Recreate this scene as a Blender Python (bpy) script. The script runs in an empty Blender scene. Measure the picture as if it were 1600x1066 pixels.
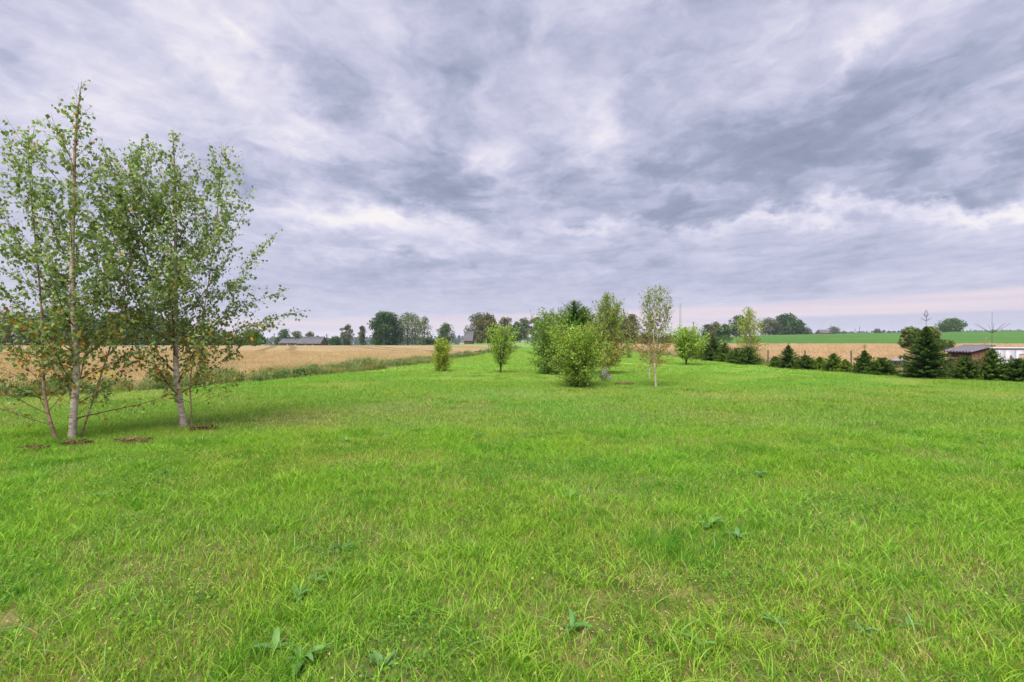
import bpy, math, random
import numpy as np
from mathutils import Vector, Matrix, noise as mnoise

R = math.radians
RNG = np.random.default_rng(7)
scene = bpy.context.scene
COL = scene.collection

# ------------------------------------------------------------------ camera
CAM_H = 1.65
HOR = 530.0          # picture row of the horizon at 1600 x 1066
F = 800.0            # focal length in those pixels
cam_d = bpy.data.cameras.new('camera')
cam = bpy.data.objects.new('camera', cam_d)
COL.objects.link(cam)
cam_d.sensor_width = 36.0
cam_d.lens = 18.0
cam_d.clip_start = 0.05
cam_d.clip_end = 9000.0
cam.location = (0, 0, CAM_H)
cam.rotation_euler = (R(90 - math.degrees(3 / F)), 0, 0)
scene.camera = cam

# ------------------------------------------------------------------ exposure
scene.view_settings.view_transform = 'Standard'
scene.view_settings.look = 'None'
scene.view_settings.exposure = 2.40
scene.view_settings.gamma = 1.0
scene.view_settings.use_curve_mapping = False
scene.render.film_transparent = False
scene.cycles.max_bounces = 7
scene.cycles.diffuse_bounces = 3
scene.cycles.transmission_bounces = 4
scene.cycles.volume_bounces = 0

SUN_EL, SUN_AZ = 62.0, 205.0     # azimuth clockwise from +Y (the view direction)


def srgb(r, g, b):
    def c(v):
        v /= 255.0
        return v / 12.92 if v <= 0.04045 else ((v + 0.055) / 1.055) ** 2.4
    return (c(r), c(g), c(b))


# ------------------------------------------------------------------ node helpers
class NG:
    def __init__(self, tree):
        self.t = tree
        self.n = tree.nodes
        self.l = tree.links

    def new(self, typ, **kw):
        nd = self.n.new(typ)
        for k, v in kw.items():
            setattr(nd, k, v)
        return nd

    def put(self, sock, val):
        if isinstance(val, bpy.types.NodeSocket):
            self.l.new(val, sock)
        elif isinstance(val, (tuple, list)) and len(val) == 3 and sock.type == 'RGBA':
            sock.default_value = (*val, 1.0)
        else:
            sock.default_value = val

    def m(self, op, a, b=None, c=None, clamp=False):
        nd = self.new('ShaderNodeMath', operation=op, use_clamp=clamp)
        self.put(nd.inputs[0], a)
        if b is not None:
            self.put(nd.inputs[1], b)
        if c is not None:
            self.put(nd.inputs[2], c)
        return nd.outputs[0]

    def vm(self, op, a, b=None, out=0):
        nd = self.new('ShaderNodeVectorMath', operation=op)
        self.put(nd.inputs[0], a)
        if b is not None:
            if op == 'SCALE':
                self.put(nd.inputs['Scale'], b)
            else:
                self.put(nd.inputs[1], b)
        return nd.outputs[out]

    def noise(self, vec, scale, detail=3.0, rough=0.5, dist=0.0, color=False, dims='3D'):
        nd = self.new('ShaderNodeTexNoise', noise_dimensions=dims)
        self.put(nd.inputs['Vector'], vec)
        nd.inputs['Scale'].default_value = scale
        nd.inputs['Detail'].default_value = detail
        nd.inputs['Roughness'].default_value = rough
        nd.inputs['Distortion'].default_value = dist
        return nd.outputs['Color' if color else 'Fac']

    def ramp(self, fac, stops, interp='LINEAR'):
        nd = self.new('ShaderNodeValToRGB')
        cr = nd.color_ramp
        cr.interpolation = interp
        while len(cr.elements) > 1:
            cr.elements.remove(cr.elements[-1])
        cr.elements[0].position = stops[0][0]
        cr.elements[0].color = (*stops[0][1], 1)
        for p, c in stops[1:]:
            e = cr.elements.new(p)
            e.color = (*c, 1)
        self.put(nd.inputs[0], fac)
        return nd.outputs[0]

    def sm(self, v, a, b, lo=0.0, hi=1.0):
        nd = self.new('ShaderNodeMapRange', interpolation_type='SMOOTHSTEP')
        self.put(nd.inputs[0], v)
        nd.inputs[1].default_value = a
        nd.inputs[2].default_value = b
        nd.inputs[3].default_value = lo
        nd.inputs[4].default_value = hi
        return nd.outputs[0]

    def mix(self, fac, a, b, blend='MIX'):
        nd = self.new('ShaderNodeMix', data_type='RGBA', blend_type=blend)
        self.put(nd.inputs[0], fac)
        self.put(nd.inputs[6], a)
        self.put(nd.inputs[7], b)
        return nd.outputs[2]

    def mapping(self, vec, loc=(0, 0, 0), rot=(0, 0, 0), scale=(1, 1, 1), typ='POINT'):
        nd = self.new('ShaderNodeMapping', vector_type=typ)
        self.put(nd.inputs[0], vec)
        nd.inputs[1].default_value = loc
        nd.inputs[2].default_value = rot
        nd.inputs[3].default_value = scale
        return nd.outputs[0]


# ------------------------------------------------------------------ world: overcast sky
world = bpy.data.worlds.new('World')
scene.world = world
world.use_nodes = True
g = NG(world.node_tree)
g.n.clear()
tc = g.new('ShaderNodeTexCoord').outputs['Generated']
sep = g.new('ShaderNodeSeparateXYZ')
g.put(sep.inputs[0], tc)
X, Y, Z = sep.outputs
zc = g.m('ADD', g.m('MAXIMUM', Z, 0.0), 0.055)
u = g.m('DIVIDE', X, zc)
v = g.m('DIVIDE', Y, zc)
layer = g.new('ShaderNodeCombineXYZ')
g.put(layer.inputs[0], u)
g.put(layer.inputs[1], v)
layer = layer.outputs[0]
warp = g.vm('SUBTRACT', g.noise(g.mapping(layer, scale=(1.1, 0.9, 1)), 1.0, 5.0, 0.6, color=True), (0.5, 0.5, 0.5))
lw = g.vm('ADD', layer, g.vm('SCALE', warp, 0.9))
n1 = g.noise(g.mapping(lw, loc=(3.1, 0.4, 0), scale=(0.75, 0.52, 1)), 1.0, 8.0, 0.58)
n2 = g.noise(g.mapping(lw, loc=(9.0, 5.0, 0), rot=(0, 0, 0.12), scale=(2.2, 1.4, 1)), 1.0, 7.0, 0.62)
n3 = g.noise(g.mapping(lw, loc=(1.0, 7.0, 0), scale=(6.0, 3.6, 1)), 1.0, 4.0, 0.6)
# towards the horizon the sheet flattens out
flat = g.sm(Z, 0.05, 0.28, 0.40, 1.0)
nz = g.m('ADD', g.m('MULTIPLY', g.m('SUBTRACT', n1, 0.5), 0.60),
         g.m('ADD', g.m('MULTIPLY', g.m('SUBTRACT', n2, 0.5), 0.70), g.m('MULTIPLY', g.m('SUBTRACT', n3, 0.5), 0.50)))
n4 = g.noise(g.mapping(g.vm('ADD', tc, g.vm('SCALE', warp, 0.10)), scale=(3.6, 3.6, 7.5)), 1.0, 8.0, 0.60)
nz = g.m('ADD', nz, g.m('MULTIPLY', g.m('SUBTRACT', n4, 0.5), 0.70))
nz = g.m('MULTIPLY', nz, flat)
# broad thick and thin places of the cloud sheet, in the half of the sky ahead
yc = g.m('MAXIMUM', Y, 0.08)
pv = g.new('ShaderNodeCombineXYZ')
g.put(pv.inputs[0], g.m('DIVIDE', X, yc))
g.put(pv.inputs[1], g.m('DIVIDE', Z, yc))
pw = g.vm('SUBTRACT', g.noise(g.mapping(pv.outputs[0], scale=(1.0, 1.5, 1)), 4.8, 6.0, 0.64, color=True), (0.5, 0.5, 0.5))
pv = g.vm('ADD', pv.outputs[0], g.vm('SCALE', pw, 0.24))
BLOBS = [  # px, py, rx, ry, tilt (deg, + rises to the right), amount
    (1230, 235, 230, 55, 4, -0.34), (1400, 150, 200, 60, 20, -0.16), (1130, 60, 170, 60, 10, -0.14), (1080, 330, 230, 30, 6, -0.30),
    (1250, 268, 130, 22, 5, -0.16), (700, 235, 60, 75, 0, -0.22), (880, 60, 70, 110, 0, -0.16),
    (520, 125, 190, 42, -36, -0.22), (640, 300, 190, 24, -16, -0.20), (1500, 290, 190, 24, 14, -0.24),
    (1000, 25, 190, 45, 20, -0.14), (30, 60, 110, 50, -25, -0.12), (860, 285, 90, 40, 0, -0.14),
    (330, 250, 230, 32, -10, -0.15), (1250, 420, 480, 34, 4, -0.16), (620, 425, 260, 22, 3, -0.16),
    (1450, 480, 330, 18, 0, -0.04), (1560, 60, 90, 60, 0, -0.12), (960, 140, 60, 60, 30, -0.10),
    (730, 130, 90, 40, -30, -0.08), (1060, 255, 60, 30, 0, -0.10),
    (628, 185, 48, 32, -20, 0.34), (330, 55, 130, 60, -30, 0.26), (70, 150, 130, 45, -8, 0.16),
    (935, 200, 42, 46, 0, 0.34), (1340, 80, 75, 16, 35, 0.20), (915, 350, 62, 12, 0, 0.36),
    (1300, 337, 260, 14, 5, 0.36), (1570, 315, 90, 16, 10, 0.24), (610, 352, 130, 24, -3, 0.28),
    (1520, 195, 110, 36, 18, 0.20), (765, 258, 40, 50, 0, 0.24), (1180, 95, 60, 50, 30, 0.12),
    (430, 330, 120, 26, -10, 0.18), (480, 175, 90, 30, -25, 0.14), (640, 400, 110, 12, 0, 0.14),
    (1090, 285, 60, 12, 0, 0.12), (930, 110, 40, 50, 20, 0.10), (600, 30, 60, 45, -30, 0.10),
]
ahead = g.sm(Y, 0.05, 0.35)
acc = None
for (bx, by, rx, ry, tilt, amt) in BLOBS:
    mp = g.mapping(pv, loc=((bx - 800) / F, (HOR - by) / F, 0), rot=(0, 0, R(tilt)), scale=(rx / F, ry / F, 1), typ='TEXTURE')
    e = g.m('EXPONENT', g.m('MULTIPLY', g.vm('DOT_PRODUCT', mp, mp, out=1), -0.8))
    acc = g.m('MULTIPLY_ADD', e, amt * 0.98, 0.0 if acc is None else acc)
acc = g.m('MULTIPLY', acc, ahead)
cv = g.m('ADD', g.m('ADD', nz, 0.572), acc)
cloud = g.ramp(cv, [(0.05, srgb(134, 143, 166)), (0.28, srgb(157, 164, 188)), (0.46, srgb(186, 188, 213)),
                    (0.62, srgb(209, 208, 229)), (0.80, srgb(232, 228, 240)), (0.97, srgb(248, 243, 243))])
# clear pinkish strip under the edge of the sheet, and a low grey bank to the right
lowz = g.m('ADD', Z, g.m('MULTIPLY', X, -0.030))
edge_n = g.noise(g.mapping(tc, scale=(4, 4, 60)), 1.0, 3.0, 0.6)
lowz = g.m('ADD', lowz, g.m('MULTIPLY', g.m('SUBTRACT', edge_n, 0.5), 0.012))
strip = g.sm(lowz, 0.043, 0.055, 1.0, 0.0)
pink = g.ramp(g.noise(g.mapping(tc, scale=(2, 2, 90)), 1.0, 3.0), [(0.3, srgb(214, 203, 222)), (0.7, srgb(232, 217, 224))])
cloud = g.mix(strip, cloud, pink)
bank_h = g.m('MULTIPLY_ADD', X, 0.018, 0.028)
bank = g.m('MULTIPLY', g.sm(g.m('SUBTRACT', g.m('ADD', Z, g.m('MULTIPLY', g.m('SUBTRACT', edge_n, 0.5), 0.01)), bank_h), -0.004, 0.004, 1.0, 0.0), g.sm(X, 0.30, 0.5))
cloud = g.mix(g.m('MULTIPLY', bank, 0.85), cloud, srgb(190, 192, 216))
SKYK = 0.192      # radiance of the cloud sheet before exposure
sky = g.new('ShaderNodeTexSky', sky_type='NISHITA')
sky.sun_disc = False
sky.sun_elevation = R(SUN_EL)
sky.sun_rotation = R(SUN_AZ)
bg = g.new('ShaderNodeBackground')
BGS = 0.05
cs = g.vm('SCALE', cloud, SKYK / BGS)
g.put(bg.inputs['Color'], g.mix(0.975, sky.outputs[0], cs))
bg.inputs['Strength'].default_value = BGS
wo = g.new('ShaderNodeOutputWorld')
g.l.new(bg.outputs[0], wo.inputs['Surface'])

# ------------------------------------------------------------------ sun behind the cloud sheet
sd = bpy.data.lights.new('sun', 'SUN')
sd.energy = 1.5
sd.angle = R(50)
sd.color = (1.0, 0.955, 0.89)
sun = bpy.data.objects.new('sun', sd)
COL.objects.link(sun)
to_sun = Vector((math.sin(R(SUN_AZ)) * math.cos(R(SUN_EL)), math.cos(R(SUN_AZ)) * math.cos(R(SUN_EL)), math.sin(R(SUN_EL))))
sun.rotation_euler = to_sun.to_track_quat('Z', 'Y').to_euler()

# ================================================================== helpers


def link(o, parent=None):
    COL.objects.link(o)
    if parent is not None:
        o.parent = parent
    return o


def tag(o, label=None, cat=None, group=None, kind=None):
    if label:
        o['label'] = label
    if cat:
        o['category'] = cat
    if group:
        o['group'] = group
    if kind:
        o['kind'] = kind
    return o


def empty(name, loc, rz=0.0):
    o = bpy.data.objects.new(name, None)
    o.empty_display_size = 0.2
    o.location = loc
    o.rotation_euler = (0, 0, rz)
    return link(o)


class Acc:
    """collects triangles and quads with a colour per vertex"""

    def __init__(self):
        self.v, self.f3, self.f4, self.c, self.n = [], [], [], [], 0

    def add(self, v, f, col=(1, 1, 1)):
        v = np.asarray(v, float).reshape(-1, 3)
        f = np.asarray(f, int)
        (self.f3 if f.shape[1] == 3 else self.f4).append(f + self.n)
        self.v.append(v)
        c = np.empty((len(v), 3))
        c[:] = col
        self.c.append(c)
        self.n += len(v)

    def polys(self, P, col):
        """P (n,k,3) separate k-gons, col (n,3)"""
        P = np.asarray(P, float)
        n, k = P.shape[:2]
        self.add(P.reshape(-1, 3), np.arange(n * k).reshape(n, k), np.repeat(np.broadcast_to(col, (n, 3)), k, axis=0))

    def tube(self, pts, rad, sides=6, col=(1, 1, 1), cap=True):
        pts = np.asarray(pts, float)
        rad = np.broadcast_to(np.asarray(rad, float), (len(pts),))
        t = np.gradient(pts, axis=0)
        t /= np.linalg.norm(t, axis=1)[:, None] + 1e-9
        ref = np.array([0.0, 0, 1]) if abs(t[0][2]) < 0.9 else np.array([1.0, 0, 0])
        a = np.cross(t, ref)
        a /= np.linalg.norm(a, axis=1)[:, None] + 1e-9
        b = np.cross(t, a)
        th = np.arange(sides) * 2 * math.pi / sides
        ring = pts[:, None] + rad[:, None, None] * (np.cos(th)[None, :, None] * a[:, None] + np.sin(th)[None, :, None] * b[:, None])
        m = len(pts)
        i = np.arange(m - 1)[:, None] * sides
        j = np.arange(sides)[None]
        k = (j + 1) % sides
        f = np.stack([i + j, i + k, i + k + sides, i + j + sides], -1).reshape(-1, 4)
        self.add(ring.reshape(-1, 3), f, col)
        if cap:
            tip = np.vstack([ring[-1], pts[-1] + t[-1] * rad[-1]])
            self.add(tip, np.array([(q, (q + 1) % sides, sides) for q in range(sides)]), col)

    def box(self, lo, hi, col=(1, 1, 1), M=None):
        x0, y0, z0 = lo
        x1, y1, z1 = hi
        v = np.array([(x0, y0, z0), (x1, y0, z0), (x1, y1, z0), (x0, y1, z0), (x0, y0, z1), (x1, y0, z1), (x1, y1, z1), (x0, y1, z1)], float)
        if M is not None:
            v = np.array([M @ Vector(p) for p in v])
        self.add(v, [(0, 3, 2, 1), (4, 5, 6, 7), (0, 1, 5, 4), (1, 2, 6, 5), (2, 3, 7, 6), (3, 0, 4, 7)], col)

    def mesh(self, name, mat, smooth=False):
        me = bpy.data.meshes.new(name)
        V = np.concatenate(self.v)
        C = np.concatenate(self.c)
        f3 = np.concatenate(self.f3) if self.f3 else np.zeros((0, 3), int)
        f4 = np.concatenate(self.f4) if self.f4 else np.zeros((0, 4), int)
        me.vertices.add(len(V))
        me.vertices.foreach_set('co', V.ravel())
        me.loops.add(f3.size + f4.size)
        me.loops.foreach_set('vertex_index', np.concatenate([f3.ravel(), f4.ravel()]).astype(np.int32))
        me.polygons.add(len(f3) + len(f4))
        st = np.concatenate([np.arange(len(f3)) * 3, len(f3) * 3 + np.arange(len(f4)) * 4]).astype(np.int32)
        me.polygons.foreach_set('loop_start', st)
        me.update(calc_edges=True)
        ca = me.attributes.new('tint', 'FLOAT_COLOR', 'POINT')
        ca.data.foreach_set('color', np.hstack([C, np.ones((len(C), 1))]).ravel())
        if smooth:
            me.polygons.foreach_set('use_smooth', np.ones(len(me.polygons), bool))
        me.materials.append(mat)
        me.validate()
        return me

    def obj(self, name, mat, parent=None, smooth=False):
        return link(bpy.data.objects.new(name, self.mesh(name, mat, smooth)), parent)


# ------------------------------------------------------------------ materials
def new_mat(name):
    m = bpy.data.materials.new(name)
    m.use_nodes = True
    m.node_tree.nodes.clear()
    return m, NG(m.node_tree)


def finish(q, shader):
    o = q.new('ShaderNodeOutputMaterial')
    q.l.new(shader, o.inputs['Surface'])


def principled(q, color, rough=0.8, spec=0.3, bump=None, bstr=0.3, bdist=0.02, metal=0.0):
    p = q.new('ShaderNodeBsdfPrincipled')
    q.put(p.inputs['Base Color'], color)
    q.put(p.inputs['Roughness'], rough)
    q.put(p.inputs['Specular IOR Level'], spec)
    q.put(p.inputs['Metallic'], metal)
    if bump is not None:
        b = q.new('ShaderNodeBump')
        b.inputs['Strength'].default_value = bstr
        b.inputs['Distance'].default_value = bdist
        q.put(b.inputs['Height'], bump)
        q.l.new(b.outputs[0], p.inputs['Normal'])
    return p.outputs[0]


def tint_attr(q):
    a = q.new('ShaderNodeAttribute', attribute_name='tint')
    return a.outputs['Color']


def leaf_mat(name, trans=0.35, rough=0.5, spec=0.25, patch=None, sat_trans=1.15):
    """foliage coloured by its own per-leaf tint; patch = world-space colour drift"""
    m, q = new_mat(name)
    c = tint_attr(q)
    if patch:
        pos = q.new('ShaderNodeNewGeometry').outputs['Position']
        for (sc, lo, hi, tintc, amt) in patch:
            f = q.sm(q.noise(pos, sc, 3.0, 0.55), lo, hi)
            c = q.mix(q.m('MULTIPLY', f, amt), c, tintc, 'MULTIPLY')
    p = q.new('ShaderNodeBsdfPrincipled')
    q.put(p.inputs['Base Color'], c)
    p.inputs['Roughness'].default_value = rough
    p.inputs['Specular IOR Level'].default_value = spec
    t = q.new('ShaderNodeBsdfTranslucent')
    q.put(t.inputs['Color'], q.mix(1.0, c, (sat_trans, sat_trans * 1.05, 0.7), 'MULTIPLY'))
    mx = q.new('ShaderNodeMixShader')
    mx.inputs[0].default_value = trans
    q.l.new(p.outputs[0], mx.inputs[1])
    q.l.new(t.outputs[0], mx.inputs[2])
    finish(q, mx.outputs[0])
    return m


M = {}
M['grass'] = leaf_mat('grass_blades', 0.36, 0.6, 0.12, patch=[
    (0.35, 0.42, 0.62, (1.10, 1.0, 0.95), 1.0), (0.9, 0.50, 0.75, (0.80, 0.90, 0.85), 0.8), (0.12, 0.45, 0.6, (0.92, 1.03, 1.0), 1.0)])
M['leaf'] = leaf_mat('leaves', 0.42, 0.45, 0.35)
M['far_leaf'] = leaf_mat('distant_leaves', 0.2, 0.7, 0.15)
M['needle'] = leaf_mat('spruce_needles', 0.08, 0.8, 0.05)
M['straw'] = leaf_mat('straw', 0.3, 0.6, 0.2, patch=[(0.25, 0.4, 0.65, (0.85, 0.82, 0.8), 1.0)])
M['weed'] = leaf_mat('weeds', 0.3, 0.55, 0.2, patch=[(0.5, 0.45, 0.65, (1.3, 1.05, 0.9), 1.0)])


def simple(name, col, rough=0.7, spec=0.3, nscale=8.0, namt=0.25, metal=0.0, stretch=(1, 1, 1), bstr=0.25):
    m, q = new_mat(name)
    oc = q.new('ShaderNodeTexCoord').outputs['Object']
    n = q.noise(q.mapping(oc, scale=stretch), nscale, 5.0, 0.6)
    dk = tuple(c * (1 - namt) for c in col)
    lt = tuple(min(1, c * (1 + namt)) for c in col)
    c = q.ramp(n, [(0.3, dk), (0.7, lt)])
    finish(q, principled(q, c, rough, spec, n, bstr, 0.01, metal))
    return m


def birch_mat():
    m, q = new_mat('birch_bark')
    oc = q.new('ShaderNodeTexCoord').outputs['Object']
    c = tint_attr(q)
    len_n = q.noise(q.mapping(oc, scale=(9, 9, 75)), 1.0, 2.0, 0.5)
    big = q.noise(q.mapping(oc, scale=(7, 7, 12)), 1.0, 4.0, 0.6)
    c = q.mix(q.sm(big, 0.50, 0.62), c, q.mix(0.6, c, (0.30, 0.20, 0.13), 'MULTIPLY'))
    c = q.mix(q.m('MULTIPLY', q.sm(len_n, 0.60, 0.66), 0.85), c, (0.035, 0.028, 0.022))
    finish(q, principled(q, c, 0.65, 0.25, q.m('SUBTRACT', big, len_n), 0.6, 0.01))
    return m


M['birch'] = birch_mat()
M['bark'] = simple('brown_bark', (0.085, 0.058, 0.040), 0.85, 0.15, 18, 0.4, stretch=(1, 1, 0.3), bstr=0.6)
M['twig'] = simple('dark_twig', (0.105, 0.058, 0.038), 0.7, 0.2, 20, 0.3)
M['tan_twig'] = simple('pale_twig', (0.22, 0.15, 0.085), 0.7, 0.2, 20, 0.3)
M['post'] = simple('weathered_wood', (0.12, 0.105, 0.095), 0.85, 0.15, 14, 0.35, stretch=(1, 1, 0.15), bstr=0.5)
M['wire'] = simple('galvanised_wire', (0.30, 0.30, 0.30), 0.45, 0.5, 10, 0.15, metal=0.8)
M['brick'] = simple('farm_brick', (0.12, 0.062, 0.05), 0.85, 0.15, 3, 0.3)
M['roof_grey'] = simple('grey_roof_sheets', (0.10, 0.095, 0.108), 0.8, 0.25, 1.2, 0.28, stretch=(3, 1, 1))
M['render_white'] = simple('white_render', (0.45, 0.44, 0.43), 0.8, 0.2, 2, 0.08)
M['shed_wood'] = simple('brown_shed_boards', (0.135, 0.068, 0.042), 0.8, 0.2, 6, 0.35, stretch=(1, 1, 0.2), bstr=0.5)
M['shed_dark'] = simple('dark_shed_boards', (0.055, 0.032, 0.022), 0.85, 0.2, 6, 0.35, stretch=(1, 1, 0.2))
M['shed_roof'] = simple('fibre_cement_roof', (0.115, 0.105, 0.125), 0.85, 0.2, 5, 0.3, bstr=0.4)
M['white_metal'] = simple('chalky_white_panel', (0.33, 0.33, 0.365), 0.5, 0.35, 2.5, 0.12, bstr=0.1)
M['window'] = simple('dusty_window', (0.16, 0.11, 0.13), 0.2, 0.6, 3, 0.3, bstr=0.05)
M['curtain'] = simple('tan_blind', (0.30, 0.24, 0.17), 0.8, 0.2, 6, 0.2)
M['black_plastic'] = simple('black_plastic', (0.022, 0.022, 0.028), 0.5, 0.35, 4, 0.3, bstr=0.1)
M['grey_plastic'] = simple('grey_plastic', (0.26, 0.26, 0.32), 0.5, 0.35, 4, 0.2, bstr=0.1)
M['stone'] = simple('grey_stone', (0.16, 0.15, 0.165), 0.9, 0.15, 7, 0.4, bstr=0.8)
M['steel'] = simple('painted_steel', (0.32, 0.30, 0.32), 0.6, 0.3, 1, 0.15)
M['car_paint'] = simple('white_car_paint', (0.5, 0.5, 0.52), 0.25, 0.5, 1, 0.03, bstr=0.0)
M['tyre'] = simple('tyre_rubber', (0.02, 0.02, 0.02), 0.8, 0.2, 5, 0.2)


def soil_mat():
    m, q = new_mat('bare_soil')
    pos = q.new('ShaderNodeNewGeometry').outputs['Position']
    n = q.noise(pos, 14, 6.0, 0.65)
    c = q.ramp(n, [(0.3, (0.04, 0.024, 0.013)), (0.55, (0.13, 0.075, 0.042)), (0.8, (0.24, 0.15, 0.08))])
    finish(q, principled(q, c, 0.95, 0.1, n, 1.0, 0.03))
    return m


M['soil'] = soil_mat()


def lawn_ground_mat():
    m, q = new_mat('lawn_sod')
    pos = q.new('ShaderNodeNewGeometry').outputs['Position']
    a = q.noise(pos, 0.35, 3.0, 0.55)
    b = q.noise(pos, 9.0, 6.0, 0.7)
    cc = q.noise(pos, 2.2, 5.0, 0.6)
    c = q.ramp(q.m('ADD', q.m('MULTIPLY', b, 0.6), q.m('MULTIPLY', cc, 0.4)),
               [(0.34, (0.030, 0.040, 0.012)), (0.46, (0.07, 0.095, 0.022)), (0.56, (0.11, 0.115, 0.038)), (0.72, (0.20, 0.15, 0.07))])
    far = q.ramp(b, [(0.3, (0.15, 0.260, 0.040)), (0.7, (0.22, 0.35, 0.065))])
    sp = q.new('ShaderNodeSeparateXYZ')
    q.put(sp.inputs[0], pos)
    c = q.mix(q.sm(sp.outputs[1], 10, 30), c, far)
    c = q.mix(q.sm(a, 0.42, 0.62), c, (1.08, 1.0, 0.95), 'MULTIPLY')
    finish(q, principled(q, c, 0.95, 0.1, b, 0.7, 0.04))
    return m


def field_mat(name, stops, bumpy=0.3, lines=None, stretch=(1, 1, 1), scale=0.6, big=0.05):
    m, q = new_mat(name)
    pos = q.new('ShaderNodeNewGeometry').outputs['Position']
    n = q.noise(q.mapping(pos, scale=stretch), scale, 7.0, 0.65)
    b = q.noise(pos, big, 3.0, 0.5)
    c = q.ramp(q.m('ADD', q.m('MULTIPLY', n, 0.65), q.m('MULTIPLY', b, 0.35)), stops)
    if lines:
        lines_rot, period, width, dark = lines
        w = q.vm('ADD', pos, q.vm('SCALE', q.vm('SUBTRACT', q.noise(pos, 0.03, 2.0, color=True), (0.5, 0.5, 0.5)), 4.0))
        mp = q.mapping(w, rot=(0, 0, lines_rot))
        s2 = q.new('ShaderNodeSeparateXYZ')
        q.put(s2.inputs[0], mp)
        for off in (0.0, 3.9):
            fr = q.m('PINGPONG', q.m('ADD', s2.outputs[0], off), period / 2)
            c = q.mix(q.m('MULTIPLY', q.sm(fr, width * 0.5, width, 1.0, 0.0), q.sm(b, 0.3, 0.55, 0.4, 1.0)), c, dark, 'MULTIPLY')
    finish(q, principled(q, c, 0.95, 0.1, n, bumpy, 0.12))
    return m


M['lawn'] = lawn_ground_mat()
M['stubble'] = field_mat('stubble_field', [(0.30, (0.15, 0.105, 0.052)), (0.5, (0.25, 0.182, 0.096)), (0.7, (0.37, 0.275, 0.150))],
                         0.5, (R(-23), 17.0, 0.9, (0.60, 0.58, 0.50)), stretch=(0.6, 2.2, 1), scale=0.9)
M['tall_straw'] = field_mat('dry_grass_field', [(0.34, (0.20, 0.125, 0.065)), (0.5, (0.32, 0.21, 0.12)), (0.66, (0.46, 0.32, 0.19))],
                            0.7, stretch=(1, 1, 1), scale=0.8)
M['green_field'] = field_mat('young_crop_field', [(0.30, (0.028, 0.085, 0.014)), (0.5, (0.046, 0.120, 0.018)), (0.7, (0.080, 0.160, 0.030))],
                             0.3, stretch=(0.4, 2, 1), scale=0.25)
M['pasture'] = field_mat('pasture', [(0.30, (0.08, 0.15, 0.03)), (0.5, (0.13, 0.22, 0.05)), (0.72, (0.24, 0.24, 0.10))], 0.4, scale=0.2)
M['margin'] = field_mat('field_margin', [(0.30, (0.05, 0.07, 0.02)), (0.5, (0.10, 0.12, 0.04)), (0.7, (0.22, 0.17, 0.09))], 0.6, scale=1.5)


# ------------------------------------------------------------------ terrain
def sstep(a, b, x):
    t = np.clip((np.asarray(x, float) - a) / (b - a), 0, 1)
    return t * t * (3 - 2 * t)


def gz(x, y):
    """height of the land"""
    x = np.asarray(x, float)
    y = np.asarray(y, float)
    yy = np.maximum(y, 1.0)
    s = x / np.maximum(yy, 40)
    z = 0.025 * np.sin(x * 0.9 + 1.3 * np.sin(y * 0.35)) * np.sin(y * 0.6 + 0.7) + 0.012 * np.sin(x * 2.3 + y * 1.7)
    z = z * sstep(0, 3, np.hypot(x, y)) * (1 - sstep(60, 110, np.abs(y)))
    z = z - 1.10 * np.exp(-((x - 29.5) / 6.5) ** 2 - ((y - 30) / 9.0) ** 2)
    # the left field drops away past its crest
    z = z - 3.2 * sstep(128, 240, y) * sstep(-5, -60, x)
    # the sown hill on the right
    hh = np.interp(s, [0.25, 0.36, 0.50, 0.70, 0.90, 1.2, 2.0], [0, 1.9, 4.0, 5.0, 6.0, 7.2, 9.0])
    z = z + hh * sstep(112, 300, y)
    z = z - (hh + 2.0) * sstep(330, 600, y) * sstep(0.2, 0.4, s)
    z = z - 0.016 * np.maximum(y - 215, 0) * sstep(-5, -60, x)
    z = z - 0.010 * np.maximum(y - 350, 0)
    return z


LB = [(-40, -30), (0, -20.5), (10, -15.6), (13.9, -13.9), (18.9, -10.1), (25.4, -7.6), (36.7, -4.9), (57, -2.6), (101, 2.4)]
RB = [(-40, 27), (0, 23.5), (15, 20.6), (19.7, 19.2), (22.8, 18.1), (24, 17.3), (29.3, 15.9), (34.7, 15.0), (41, 14.9), (60, 15.0), (101, 15.5)]


def xl(y):
    return np.interp(y, [p[0] for p in LB], [p[1] for p in LB])


def xr(y):
    return np.interp(y, [p[0] for p in RB], [p[1] for p in RB])


def sheet(name, mat, ys, x0, x1, nx, bias=0, label=None, dz=0.0):
    """one part of the land: rows ys, columns between x0(y) and x1(y)"""
    t = np.linspace(0, 1, nx)
    if bias == 1:      # fine next to x0, coarse far out
        t = (np.exp(t * 6) - 1) / (math.exp(6) - 1)
    if bias == -1:
        t = 1 - ((np.exp((1 - t) * 6) - 1) / (math.exp(6) - 1))
    ys = np.asarray(ys, float)
    a = np.array([x0(y) for y in ys])[:, None]
    b = np.array([x1(y) for y in ys])[:, None]
    XX = a + (b - a) * t[None]
    YY = np.repeat(ys[:, None], nx, 1)
    V = np.stack([XX, YY, gz(XX, YY) + dz], -1).reshape(-1, 3)
    i = np.arange(len(ys) - 1)[:, None] * nx
    j = np.arange(nx - 1)[None]
    f = np.stack([i + j, i + j + 1, i + j + 1 + nx, i + j + nx], -1).reshape(-1, 4)
    A = Acc()
    A.add(V, f)
    o = A.obj(name, mat, smooth=True)
    return tag(o, kind='structure', label=label)


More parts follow.
